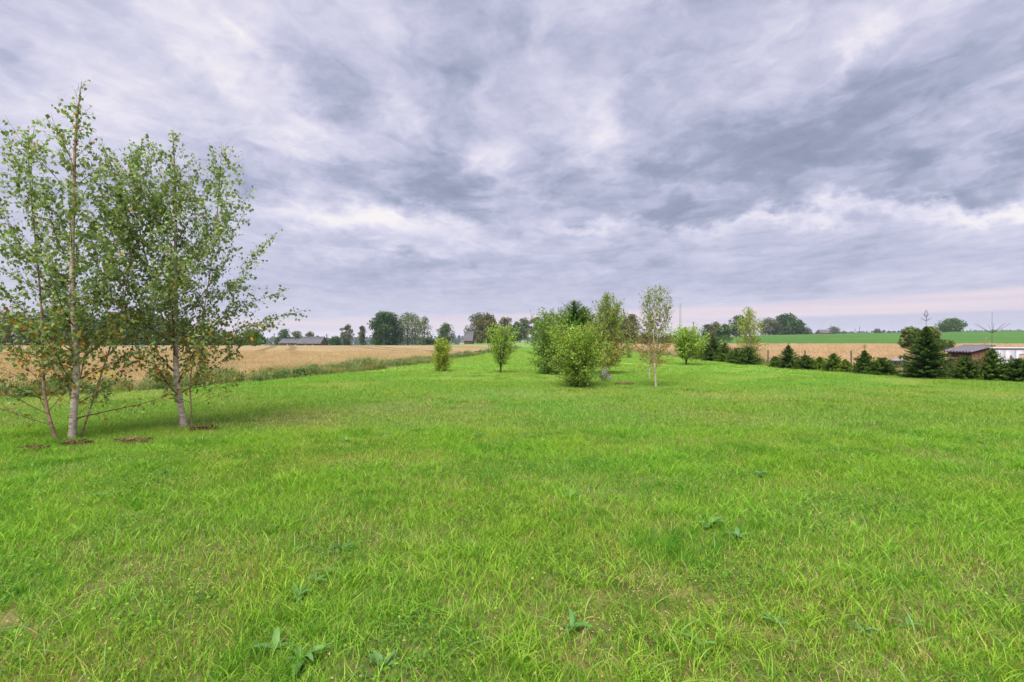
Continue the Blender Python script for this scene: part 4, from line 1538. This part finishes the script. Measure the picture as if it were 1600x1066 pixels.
far_tree('low dark hedge under the hill oaks', 1225, 298, 516, 62, 'bush', 471, DK, n=2600)
far_tree('pale grey bush on the hilltop right of the oaks', 1262, 420, 514, 18, 'bush', 48, GRY, n=1200)
far_tree('rounded grey-green tree on the skyline beside the tiny dark house', 1302, 520, 510, 20, 'round', 49, GRY, n=2000, trunk=.02)
far_tree('dark low tree on the skyline right of the rounded grey-green one', 1319, 530, 516, 16, 'bush', 50, DK, n=1200)
far_tree('small dark tree on the skyline, right of two thin distant poles', 1371, 560, 513, 14, 'round', 51, DK, n=1200, trunk=.03)
far_tree('very low green bush on the skyline left of the small dark tree', 1353, 560, 518, 14, 'bush', 52, OL, n=900)
far_tree('tiny dark bush on the skyline left of two thin distant poles', 1333, 560, 518, 8, 'bush', 521, DK, n=500)
far_tree('lone bright green round tree on the hill crest, right of the biggest spruce', 1487, 290, 500, 31, 'round', 53, [(3, (.06, .13, .03)), (2, (.085, .17, .04))], n=4200, trunk=.02, card=.7)
far_tree('wide olive green willow bush behind the biggest spruce', 1440, 62, 509, 78, 'bush', 54, [(3, (.10, .15, .03)), (2, (.14, .185, .04)), (1, (.06, .1, .02))], n=7500, card=.24)
# one wooded ridge along the skyline
A = Acc()
rr_ = np.random.default_rng(77)
nn = 22000
az = rr_.uniform(-1.25, 1.25, nn)
dd = rr_.uniform(900, 1250, nn)
xx = dd * az
hh = 15 + 7 * np.array([mnoise.noise(Vector((a * 9, 0, 2))) for a in az]) + 5 * np.array([mnoise.noise(Vector((a * 45, 0, 7))) for a in az])
base_z = gz(xx, dd)
top_ = CAM_H + dd * (0.0005 + hh * 0.00022 + 0.0125 * sstep(0.45, 0.75, az))
u_ = rr_.random(nn) ** 0.6
cz = base_z * (1 - u_) + top_ * u_ - 2.0
leaf_cards(A, np.stack([xx, dd, cz], -1), 6.0, [(2, (0.030, 0.060, 0.030)), (1, (0.045, 0.075, 0.035))], rr_, up=0.2, aspect=1.0)
tag(A.obj('woodland', M['far_leaf']), 'long dark woodland far away along the whole skyline', 'woodland', kind='stuff')

# ------------------------------------------------------------------ buildings


def gable(name, label, px, d, wpx, eave, ridge, depth, wallm, roofm, zb=None, rz=0.0, windows=0, door=False, over=0.3):
    x = at(px, d)
    z0 = float(gz(x, d)) if zb is None else zb
    s = d / F
    W = wpx * s
    he = CAM_H + (HOR - eave) * s - z0
    hr = CAM_H + (HOR - ridge) * s - z0
    root = empty(name, (x, d, z0), rz)
    tag(root, label, 'building')
    A = Acc()
    w, q_ = W / 2, depth / 2
    v = [(-w, -q_, 0), (w, -q_, 0), (w, q_, 0), (-w, q_, 0), (-w, -q_, he), (w, -q_, he), (w, q_, he), (-w, q_, he), (-w, 0, hr - .12), (w, 0, hr - .12)]
    A.add(v, [(0, 1, 5, 4), (2, 3, 7, 6), (1, 2, 6, 5), (3, 0, 4, 7)])
    A.add(v, [(5, 6, 9), (7, 4, 8)])
    A.obj('wall', M[wallm], root)
    A = Acc()
    for sg in (-1, 1):
        e = np.array([0, sg * (q_ + over), he - over * (hr - he) / q_])
        rd = np.array([0, 0, hr])
        th = np.array([0, 0, 0.12])
        n = 10
        for i in range(n):       # roof sheets
            xa, xb = -w - over + (2 * w + 2 * over) * i / n, -w - over + (2 * w + 2 * over) * (i + 0.97) / n
            X0, X1 = np.array([xa, 0, 0]), np.array([xb, 0, 0])
            dz = np.array([0, 0, .02 * (i % 2)])
            vv = [X0 + e + dz, X1 + e + dz, X1 + rd + dz, X0 + rd + dz, X0 + e + th + dz, X1 + e + th + dz, X1 + rd + th + dz, X0 + rd + th + dz]
            A.add(vv, [(0, 1, 2, 3), (4, 5, 6, 7), (0, 1, 5, 4), (1, 2, 6, 5), (2, 3, 7, 6), (3, 0, 4, 7)])
    A.obj('roof', M[roofm], root)
    for i in range(windows):
        xw = -w + 2 * w * (i + 1) / (windows + 1)
        A = Acc()
        A.box((xw - .5, -q_ - .04, he * .35), (xw + .5, -q_ - .01, he * .8))
        fr = A.obj('window', M['window'], root)
    if door:
        A = Acc()
        A.box((w * .6, -q_ - .05, 0.02), (w * .6 + 1.6, -q_ - .01, he * .85))
        A.obj('door', M['shed_dark'], root)
    return root


gable('long_barn', 'long low barn with grey sheet roof behind the stubble field', 468, 215, 50, 536, 529.5, 8, 'brick', 'roof_grey', windows=3, door=True)
gable('barn', 'taller grey-roofed barn joined to the right end of the long low barn', 490, 205, 33, 536.5, 526.5, 9, 'brick', 'roof_grey', windows=2)
gable('cottage', 'tiny white house at the right edge of the bright green bush on the left', 416, 190, 6, 536.5, 533.5, 5, 'render_white', 'roof_grey')
gable('farmhouse', 'farmhouse with steep grey roof left of the big brownish tree', 733, 190, 12, 532, 518, 8, 'brick', 'roof_grey', windows=1, rz=0.0)
gable('cottage', 'tiny pale house on the horizon left of the farmhouse', 723, 330, 5, 534, 530.5, 6, 'render_white', 'roof_grey')
gable('farmhouse', 'tiny dark house on the skyline among trees right of the hill oaks', 1285, 500, 13, 520, 515.5, 9, 'brick', 'roof_grey')
gable('greenhouse', 'white tent-like roof on the hill crest left of the lone round tree', 1465, 296, 17, 519.5, 513.5, 8, 'render_white', 'render_white')

# white car by the far road
cx_, cy_ = at(816, 262), 262
car = empty('parked_car', (cx_, cy_, float(gz(cx_, cy_))))
tag(car, 'small white car parked in front of the far trees', 'car')
A = Acc()
prof = [(-2.1, .35), (-2.1, .85), (-1.9, .95), (1.0, .98), (2.05, .8), (2.15, .35)]
vv = [(p, -.85, q) for p, q in prof] + [(p, .85, q) for p, q in prof]
A.add(vv, [(i, (i + 1) % 6, (i + 1) % 6 + 6, i + 6) for i in range(6)])
A.add(vv, [(0, 1, 2, 3), (0, 3, 4, 5), (6, 7, 8, 9), (6, 9, 10, 11)])
A.obj('body', M['car_paint'], car)
A = Acc()
cp = [(-1.8, .955), (-1.3, 1.42), (.2, 1.45), (1.0, .99)]
vv = [(p, -.72, q) for p, q in cp] + [(p, .72, q) for p, q in cp]
A.add(vv, [(0, 1, 5, 4), (2, 3, 7, 6), (0, 1, 2, 3), (4, 5, 6, 7)])
A.obj('window', M['window'], car)
A = Acc()
A.box((-1.28, -.70, 1.425), (.2, .70, 1.47))
A.obj('roof', M['car_paint'], car)
for wx in (-1.35, 1.35):
    for wy in (-.8, .8):
        A = Acc()
        th = np.linspace(0, 2 * math.pi, 13)[:-1]
        ring = [(wx + .32 * math.cos(a), wy - .1, .32 + .32 * math.sin(a)) for a in th] + [(wx + .32 * math.cos(a), wy + .1, .32 + .32 * math.sin(a)) for a in th] + [(wx, wy - .11, .32), (wx, wy + .11, .32)]
        A.add(ring, [(i, (i + 1) % 12, (i + 1) % 12 + 12, i + 12) for i in range(12)])
        A.add(ring, [(i, (i + 1) % 12, 24) for i in range(12)] + [(i + 12, (i + 1) % 12 + 12, 25) for i in range(12)])
        A.obj('wheel', M['tyre'], car)

# lattice mast and poles
mx, my = at(1063, 420), 420
mast = empty('lattice_mast', (mx, my, float(gz(mx, my))))
tag(mast, 'tall thin lattice radio mast on the skyline', 'mast')
mh = CAM_H + (HOR - 474) * my / F - float(gz(mx, my))
for k in range(3):
    a = k * 2.094
    A = Acc()
    A.tube([(1.0 * math.cos(a), 1.0 * math.sin(a), 0), (.55 * math.cos(a), .55 * math.sin(a), mh)], [.14, .11], 5)
    A.obj('leg', M['steel'], mast)
A = Acc()
nbr = 16
for i in range(nbr):
    for k in range(3):
        a0, a1 = k * 2.094, (k + 1) * 2.094
        f0, f1 = i / nbr, (i + 1) / nbr
        r0, r1 = 1 - .45 * f0, 1 - .45 * f1
        A.tube([(r0 * math.cos(a0), r0 * math.sin(a0), f0 * mh), (r1 * math.cos(a1), r1 * math.sin(a1), f1 * mh)], [.07, .07], 4)
A.obj('bracing', M['steel'], mast)


def pole(label, px, d, top, r=0.13, arm=True, group='far utility poles'):
    x = at(px, d)
    z0 = float(gz(x, d))
    h = CAM_H + (HOR - top) * d / F - z0
    rt = empty('utility_pole', (x, d, z0))
    tag(rt, label, 'utility pole', group)
    A = Acc()
    A.tube([(0, 0, 0), (0, 0, h)], [r, r * .75], 6)
    A.obj('post', M['post'], rt)
    if arm:
        A = Acc()
        A.box((-.8, -.06, h - .55), (.8, .06, h - .42))
        A.obj('crossarm', M['post'], rt)
    return rt


pole('utility pole right of the lattice mast', 1083.5, 240, 503, .22)
pole('utility pole left of the barn trees', 428.5, 250, 521, .2)
pole('utility pole at the right gable of the taller barn', 510.5, 215, 522, .2)
pole('left one of two thin poles on the right skyline', 1336, 540, 514, .3, False)
pole('right one of two thin poles on the right skyline, the taller', 1343, 540, 510, .3, False)

# ------------------------------------------------------------------ fence, shed, trailer, bins
fence = empty('wire_fence', (0, 0, 0))
tag(fence, 'wire fence on grey wooden posts behind the spruce row', 'fence')
FP = []
for i, (px, d, top) in enumerate([(1580, 21.7, 556), (1482, 22.4, 556), (1413, 24.5, 553), (1330, 26.5, 548), (1258, 29.3, 548), (1200, 32.0, 547), (1160, 37, 545), (1135, 42.5, 543), (1108, 49, 541)]):
    x = at(px, d)
    z0 = float(gz(x, d))
    h = CAM_H + (HOR - top) * d / F - z0
    FP.append((x, d, z0, h))
    A = Acc()
    ln = 0.03 * math.sin(i * 3.1)
    A.tube([(x, d, z0 - .1), (x + ln * .5, d, z0 + h * .5), (x + ln, d, z0 + h)], [0.045, .042, .038], 7)
    A.obj('post', M['post'], fence)
for zf in (0.30, 0.62, 0.92):
    A = Acc()
    line = []
    for i in range(len(FP) - 1):
        a, b = FP[i], FP[i + 1]
        for t in np.linspace(0, 1, 6)[:-1]:
            line.append((a[0] * (1 - t) + b[0] * t, a[1] * (1 - t) + b[1] * t, (a[2] + a[3] * zf) * (1 - t) + (b[2] + b[3] * zf) * t - .12 * t * (1 - t)))
    line.append((FP[-1][0], FP[-1][1], FP[-1][2] + FP[-1][3] * zf))
    A.tube(line, 0.004, 4)
    A.obj('wire', M['wire'], fence)

# shed
sx0, sd_ = at(1513, 26.0), 26.0
sz = float(gz(sx0, sd_))
shed = empty('garden_shed', (sx0, sd_, sz), R(-84))
tag(shed, 'small brown board shed with corrugated grey roof behind the spruces', 'shed')
SW, SDp = 1.25, 1.0
zf_ = CAM_H + (HOR - 549) * sd_ / F - sz      # front eave
zb_ = CAM_H + (HOR - 542) * sd_ / F - sz     # back edge, higher
nb_ = 9
for side, (p0, p1, h0, h1, mt) in {
    'front': ((-SW / 2, -SDp / 2), (SW / 2, -SDp / 2), zf_, zf_, 'shed_wood'),
    'right': ((SW / 2, -SDp / 2), (SW / 2, SDp / 2), zf_, zb_, 'shed_wood'),
    'back': ((SW / 2, SDp / 2), (-SW / 2, SDp / 2), zb_, zb_, 'shed_wood'),
    'left': ((-SW / 2, SDp / 2), (-SW / 2, -SDp / 2), zb_, zf_, 'shed_wood')}.items():
    wall = Acc()
    p0, p1 = np.array(p0), np.array(p1)
    dv = p1 - p0
    nrm = np.array([dv[1], -dv[0]]) / np.linalg.norm(dv)
    inn = [(*(p0 - nrm * .03), 0), (*(p1 - nrm * .03), 0), (*(p1 - nrm * .03), h1 - .06), (*(p0 - nrm * .03), h0 - .06)]
    wall.add(inn, [(0, 1, 2, 3)])
    wo_ = wall.obj('wall', M['shed_dark'], shed)
    for i in range(nb_):
        a, b = p0 + dv * (i + .04) / nb_, p0 + dv * (i + .96) / nb_
        ha, hb_ = h0 + (h1 - h0) * i / nb_ - .05, h0 + (h1 - h0) * (i + 1) / nb_ - .05
        o_ = nrm * (.004 + .006 * (i % 2))
        i_ = -nrm * .02
        vv = [(*(a + i_), .05), (*(b + i_), .05), (*(b + i_), hb_), (*(a + i_), ha), (*(a + o_), .05), (*(b + o_), .05), (*(b + o_), hb_), (*(a + o_), ha)]
        A = Acc()
        A.add(vv, [(0, 3, 2, 1), (4, 5, 6, 7), (0, 1, 5, 4), (1, 2, 6, 5), (2, 3, 7, 6), (3, 0, 4, 7)])
        A.obj('board', M[mt], wo_)
# corrugated sheets
A = Acc()
nx = 57
Wd, Dd = SW + .25, SDp + .40
xs = np.linspace(-Wd / 2, Wd / 2, nx)
wv = 0.040 * np.cos(np.arange(nx) * math.pi / 3)
rows = []
for j, f in enumerate(np.linspace(0, 1, 4)):
    y_ = -Dd / 2 + Dd * f
    z_ = zf_ + (zb_ - zf_) * (y_ + SDp / 2) / SDp + .035
    rows.append(np.stack([xs, np.full(nx, y_), z_ + wv], -1))
V = np.concatenate(rows + [r - (0, 0, .012) for r in rows])
fq = []
for j in range(3):
    for i in range(nx - 1):
        a = j * nx + i
        fq.append((a, a + 1, a + 1 + nx, a + nx))
        b = a + 4 * nx
        fq.append((b, b + nx, b + 1 + nx, b + 1))
for i in range(nx - 1):
    fq.append((i, i + 4 * nx, i + 1 + 4 * nx, i + 1))
    a = 3 * nx + i
    fq.append((a, a + 1, a + 1 + 4 * nx, a + 4 * nx))
A.add(V, fq)
A.obj('corrugated_roof', M['shed_roof'], shed)
A = Acc()
A.box((SW / 2 - .02, -SDp / 2 - .02, 0), (SW / 2 + .05, -SDp / 2 + .05, zf_))
A.obj('corner_post', M['shed_wood'], shed)
# thin dead branch slanting over the shed's right
pp = empty('dead_stub', (at(1541, 26.6), 26.6, float(gz(at(1541, 26.6), 26.6))))
tag(pp, 'thin dead branch stub slanting above the gap between shed and trailer', 'dead branch')
pp.name = 'dead_branch'
A = Acc()
zt = CAM_H + (HOR - 528) * 26.6 / F - pp.location[2]
A.tube([(-.25, 0, 0), (-.22, 0, zt - .55), (-.10, 0, zt - .30), (.02, 0, zt)], [.03, .03, .03, .04], 7)
A.obj('stem', M['tan_twig'], pp)

# white trailer
tx, td_ = 28.4, 29.5
tz = float(gz(tx, td_))
TR = empty('white_trailer', (tx, td_, tz), R(-4))
tag(TR, 'long white caravan-like trailer with small windows behind the spruces at the right edge', 'trailer')
L2, D2 = 2.55, 1.1
x_l = at(1531, td_) - tx
top_z = CAM_H + (HOR - 543.5) * td_ / F - tz
A = Acc()
A.box((x_l, -D2, .35), (x_l + 5.6, D2, top_z - .04))
A.obj('body', M['white_metal'], TR)
A = Acc()
A.box((x_l - .05, -D2 - .06, top_z - .04), (x_l + 5.65, D2 + .06, top_z + .03))
A.obj('roof', M['white_metal'], TR)
s_ = td_ / F
for i, (a, b) in enumerate([(1531, 1545), (1545, 1560), (1560, 1576), (1576.8, 1583), (1583.6, 1596), (1596.5, 1612), (1612.5, 1630)]):
    A = Acc()
    A.box((at(a, td_) - tx + .015, -D2 - .03, .42), (at(b, td_) - tx - .015, -D2 - .002, top_z - .10))
    A.obj('panel', M['white_metal'], TR)


def trwin(a, b, t0, t1, mt):
    xa, xb = at(a, td_) - tx, at(b, td_) - tx
    za, zb2 = CAM_H + (HOR - t1) * s_ - tz, CAM_H + (HOR - t0) * s_ - tz
    A = Acc()
    e = .035
    A.box((xa - e, -D2 - .06, za - e), (xb + e, -D2 - .032, za))
    A.box((xa - e, -D2 - .06, zb2), (xb + e, -D2 - .032, zb2 + e))
    A.box((xa - e, -D2 - .06, za), (xa, -D2 - .032, zb2))
    A.box((xb, -D2 - .06, za), (xb + e, -D2 - .032, zb2))
    fr = A.obj('window', M['grey_plastic'], TR)
    A = Acc()
    A.box((xa, -D2 - .045, za), (xb, -D2 - .032, zb2))
    A.obj('pane', M[mt], fr)


trwin(1565, 1573, 553, 564, 'curtain')
trwin(1585.5, 1592, 554, 563, 'window')
trwin(1602, 1612, 553, 563, 'window')
for wx in (x_l + 1.7, x_l + 3.6):
    A = Acc()
    th = np.linspace(0, 2 * math.pi, 17)[:-1]
    ring = [(wx + .33 * math.cos(a), -D2 - .02, .33 + .33 * math.sin(a)) for a in th] + [(wx + .33 * math.cos(a), -D2 + .2, .33 + .33 * math.sin(a)) for a in th] + [(wx, -D2 - .03, .33)]
    A.add(ring, [(i, (i + 1) % 16, (i + 1) % 16 + 16, i + 16) for i in range(16)])
    A.add(ring, [(i, (i + 1) % 16, 32) for i in range(16)])
    A.obj('wheel', M['tyre'], TR)
A = Acc()
A.box((x_l + .1, -D2 + .05, .22), (x_l + 5.4, -D2 + .15, .35))
A.box((x_l + .1, D2 - .15, .22), (x_l + 5.4, D2 - .05, .35))
A.obj('chassis', M['steel'], TR)


def bin_(label, px, d, wpx, top, mt, lid, name='compost_bin'):
    x = at(px, d)
    z0 = float(gz(x, d))
    w = wpx * d / F / 2
    h = CAM_H + (HOR - top) * d / F - z0
    rt = empty(name, (x, d, z0))
    tag(rt, label, 'compost bin', 'bins behind the gap in the spruce row')
    A = Acc()
    k = .88
    v = [(-w * k, -w * k, .01), (w * k, -w * k, .01), (w * k, w * k, .01), (-w * k, w * k, .01), (-w, -w, h - .06), (w, -w, h - .06), (w, w, h - .06), (-w, w, h - .06)]
    A.add(v, [(0, 1, 5, 4), (1, 2, 6, 5), (2, 3, 7, 6), (3, 0, 4, 7), (0, 3, 2, 1)])
    for i in range(4):
        zz = .08 + i * (h - .2) / 4
        q = w * (k + (1 - k) * zz / h) + .012
        A.box((-q, -q, zz), (q, q, zz + .03))
    A.obj('body', M[mt], rt)
    A = Acc()
    A.box((-w - .02, -w - .02, h - .06), (w + .02, w + .02, h - .02))
    A.box((-w * .8, -w * .8, h - .02), (w * .8, w * .8, h + .02))
    A.obj('lid', M[lid], rt)
    return rt


bin_('black plastic compost bin in the gap of the spruce row', 1400, 27.2, 15, 562, 'black_plastic', 'grey_plastic')
bin_('grey plastic bin standing right of the black compost bin', 1411, 26.9, 6.5, 562, 'grey_plastic', 'grey_plastic', 'plastic_bin')
A = Acc()
A.box((-.45, -.3, 0), (-.40, -.25, .95))
A.box((.42, -.3, 0), (.47, -.25, .95))
A.box((-.5, -.32, .86), (.52, .3, .90))
A.box((-.45, .2, 0), (-.40, .25, .95))
A.box((.42, .2, 0), (.47, .25, .95))
tb = empty('garden_table', (at(1424, 27.3), 27.3, float(gz(at(1424, 27.3), 27.3))))
tag(tb, 'grey weathered wooden table left of the biggest spruce, behind the fence', 'table')
A.obj('frame', M['post'], tb)

# stones beside the front shrub
for i, (px, py, rx, rz_, lab) in enumerate([(945, 591, .16, .24, 'large grey field stone beside the low olive shrub'), (953, 593, .11, .13, 'small grey field stone leaning on the large one')]):
    x, y = gp(px, py)
    rs = np.random.default_rng(60 + i)
    A = Acc()
    nu, nvv = 14, 9
    V = []
    for a in range(nvv + 1):
        ph = math.pi * a / nvv
        for b in range(nu):
            th = 2 * math.pi * b / nu
            p = Vector((math.sin(ph) * math.cos(th), math.sin(ph) * math.sin(th), math.cos(ph)))
            k = 1 + .35 * mnoise.noise(p * 1.6 + Vector((i * 5, 0, 0)))
            V.append((p.x * rx * k, p.y * rx * k, max(p.z * rz_ * k + rz_ * .55, -.05)))
    A.add(V, [(a * nu + b, a * nu + (b + 1) % nu, (a + 1) * nu + (b + 1) % nu, (a + 1) * nu + b) for a in range(nvv) for b in range(nu)])
    o = A.obj('field_stone', M['stone'], None, True)
    o.location = (x, y, float(gz(x, y)))
    tag(o, lab, 'stone')

# ------------------------------------------------------------------ bare soil patches
labs = ['bare brown soil with leaf litter at the foot of the three-stemmed birch', 'low brown molehill-like soil patch between the two large birches',
        'patch of brown litter at the foot of the single-trunk birch', 'small reddish-brown molehill right of the front shrub',
        'bare brown soil at the lawn rim near the left picture edge']
for i, (x, y, rx, ry) in enumerate(SOILW[:5]):
    rs = np.random.default_rng(80 + i)
    A = Acc()
    n = 22
    g_ = np.linspace(-1, 1, n)
    V = []
    for b in g_:
        for a in g_:
            r = math.hypot(a, b)
            k = max(0, 1 - r * r) * (0.5 + .8 * abs(mnoise.noise(Vector((a * 3 + i * 7, b * 3, 1)))))
            ax, ay = x + a * rx * 1.15, y + b * ry * 1.15
            V.append((ax - x, ay - y, float(gz(ax, ay)) - float(gz(x, y)) + (.10 if i in (1, 3) else .05) * k - .02 * (r > 1) + .004))
    A.add(V, [(j * n + k, j * n + k + 1, (j + 1) * n + k + 1, (j + 1) * n + k) for j in range(n - 1) for k in range(n - 1)])
    cc = rs.uniform(-1, 1, (260, 3))
    cc = cc[np.hypot(cc[:, 0], cc[:, 1]) < 1]
    cc = np.stack([cc[:, 0] * rx, cc[:, 1] * ry, rs.uniform(.02, .06, len(cc))], -1)
    leaf_cards(A, cc, 0.05, [(3, (0.20, .11, .05)), (2, (.30, .20, .08)), (2, (.09, .05, .03))], rs, up=1.2)
    blades(A, 420, max(rx, ry) * .95, .02, .09, .006, 1.0, [(3, G1), (1, G4), (1.5, STR)], 3, rs)
    o = A.obj('soil_patch', M['soil'], None, True)
    o.data.materials.clear()
    m_, q_m = None, None
    o.data.materials.append(M['soil'])
    o.location = (x, y, float(gz(x, y)))
    tag(o, labs[i], 'soil patch', kind='stuff')

# ------------------------------------------------------------------ broad-leaved weeds in the foreground
BLG = (0.125, 0.250, 0.062)


def rosette(label, px, py, nleaf, size, seed, tint=(1, 1, 1), upright=0.5):
    rng = np.random.default_rng(seed)
    x, y = gp(px, py)
    rt = empty('broadleaf_weed', (x, y, float(gz(x, y)) + 0.001))
    tag(rt, label, 'weed', 'broad-leaved weeds in the lawn')
    base_me = None
    for i in range(nleaf):
        a = i * 2.399 + rng.normal(0, .3)
        L = size * 0.93 * rng.uniform(.45, 1.25)
        wdt = L * rng.uniform(.20, .32)
        el = upright * rng.uniform(.5, 2.6)
        A = Acc()
        ts = np.linspace(0, 1, 8)
        V = []
        cv__ = rng.normal(0, .25) * L
        for t in ts:
            hor = L * t * math.cos(el * (1 - .5 * t))
            zz = L * math.sin(el) * (t - .55 * t * t) + .01
            w = wdt * math.sin(math.pi * min(1, t ** .85 * 1.0)) ** .8 * .5 if 0 < t < 1 else .002
            w = max(w, .003)
            wave = .10 * wdt * math.sin(t * 14 + i)
            o2 = cv__ * t * t
            V += [(hor, o2 - w, zz + w * .35 + wave), (hor, o2, zz), (hor, o2 + w, zz + w * .35 - wave)]
        fq = []
        for j in range(7):
            b = j * 3
            fq += [(b, b + 1, b + 4, b + 3), (b + 1, b + 2, b + 5, b + 4)]
        col = np.array(BLG) * tint * rng.uniform(.75, 1.25)
        A.add(V, fq, col)
        o = A.obj('leaf', M['leaf'], rt, True)
        o.rotation_euler = (0, 0, a)
    return rt


ROS = [
    ('large blue-green broad-leaved weed at the bottom edge, left of centre', 470, 1040, 9, .15, (1, 1, 1.1)),
    ('single tall blunt-leaved weed cut by the bottom edge right of the large one', 596, 1052, 5, .13, (1, 1, 1.1)),
    ('blue-green weed above the large bottom-edge weed, lower left of a chain of four', 466, 938, 8, .12, (.9, 1, 1.1)),
    ('weed in the chain of four, second from below', 492, 915, 7, .11, (1, 1, 1)),
    ('weed in the chain of four, third from below', 512, 898, 6, .10, (.9, .95, 1)),
    ('compact dark weed at the upper end of the chain of four', 533, 862, 8, .12, (.8, .95, 1)),
    ('weed left of the large bottom-edge weed, with two narrow leaves', 430, 1022, 5, .13, (1, 1, 1.1)),
    ('pale blue-green weed cluster in the right middle of the foreground', 1152, 842, 12, .14, (1.1, 1.1, 1.5)),
    ('flat green weed just left of the pale blue-green cluster', 1112, 822, 9, .14, (.85, 1, .9)),
    ('weed with one upright rounded leaf, right of centre near the bottom', 1214, 985, 5, .10, (1, 1, 1.2)),
    ('two-leaved pale weed below the upright rounded one, near the bottom edge', 1093, 1022, 5, .11, (1.1, 1.15, 1.1)),
    ('low spreading weed in the lower right, with a round leaf', 1350, 995, 6, .09, (1, 1.05, 1.3)),
    ('small blue-green weed right of the low spreading one', 1420, 982, 6, .10, (1, 1, 1.3)),
    ('dark green weed with lance leaves just right of the bottom centre', 893, 990, 9, .12, (.7, .9, .8)),
    ('small blue-green weed alone above the bottom centre', 893, 775, 8, .15, (1, 1.05, 1.4)),
    ('broad weed beside the long pale grass blades on the left', 262, 745, 8, .15, (.8, .95, 1)),
    ('small weed left of the middle, first of a scattered row of three', 598, 682, 7, .16, (.9, 1, 1.3)),
    ('small weed in the middle of the scattered row of three', 540, 695, 7, .16, (.9, 1, 1.3)),
    ('small weed at the right of the scattered row of three', 745, 685, 8, .17, (.85, 1, 1.1)),
    ('small bluish weed right of the lawn centre, in short grass', 1186, 745, 9, .2, (.9, 1, 1.2)),
    ('dark flat weed left of the birches soil patch, near the left edge', 165, 780, 8, .16, (.7, .9, .8)),
    ('dark weed under the clumps right of the lawn centre', 1345, 745, 7, .14, (.8, .95, 1)),
]
for i, (lab, px, py, nl_, sz_, tn) in enumerate(ROS):
    rosette(lab, px, py, nl_, sz_, 200 + i, tn)

# goldenrod at the field edge behind the large birches
for i, (px, d, top, lab) in enumerate([(165, 12.6, 577, 'yellow-flowering goldenrod just right of the three-stemmed birch, at the field edge'),
                                       (110, 13.6, 562, 'yellow-flowering goldenrod seen directly behind the main white trunk'),
                                       (148, 12.9, 588, 'short yellow-flowering goldenrod left of the brighter one')]):
    x = at(px, d)
    z0 = float(gz(x, d))
    h = CAM_H + (HOR - top) * d / F - z0
    rs = np.random.default_rng(300 + i)
    rt = empty('goldenrod', (x, d, z0))
    tag(rt, lab, 'goldenrod', 'goldenrod plants at the field edge')
    for k in range(4):
        a = k * 1.6
        A = Acc()
        e = np.array([.14 * math.cos(a), .14 * math.sin(a), h * (.82 + .06 * k)])
        A.tube([(0, 0, 0), e * .5, e], [.006, .005, .003], 4, W1)
        c = np.array([e * q for q in np.linspace(.2, .8, 24)]) + rs.normal(0, .02, (24, 3))
        leaf_cards(A, c, .07, [(1, W1), (1, W2)], rs)
        A.obj('stem', M['leaf'], rt)
        A = Acc()
        c = e + rs.normal(0, 1, (90, 3)) * (.055, .055, .06)
        leaf_cards(A, c, .022, [(2, (.62, .46, .03)), (1, (.50, .40, .05))], rs)
        o_ = A.obj('flower_head', M['leaf'], rt)

# ------------------------------------------------------------------ air
HZ = 0.00018
if HZ > 0:
    hm = bpy.data.materials.new('thin_haze')
    hm.use_nodes = True
    hm.node_tree.nodes.clear()
    q = NG(hm.node_tree)
    pvn = q.new('ShaderNodeVolumePrincipled')
    pvn.inputs['Color'].default_value = (0.80, 0.86, 1.0, 1)
    pvn.inputs['Density'].default_value = HZ
    pvn.inputs['Anisotropy'].default_value = 0.0
    oo = q.new('ShaderNodeOutputMaterial')
    q.l.new(pvn.outputs[0], oo.inputs['Volume'])
    A = Acc()
    A.box((-5200, -60, -130), (5200, 5600, 46))
    hz = A.obj('haze', hm)
    tag(hz, 'thin pale haze softening the far trees', 'haze', kind='stuff')
print('TOTAL objects', len(bpy.data.objects), 'polys', sum(len(o.data.polygons) for o in bpy.data.objects if o.type == 'MESH'))
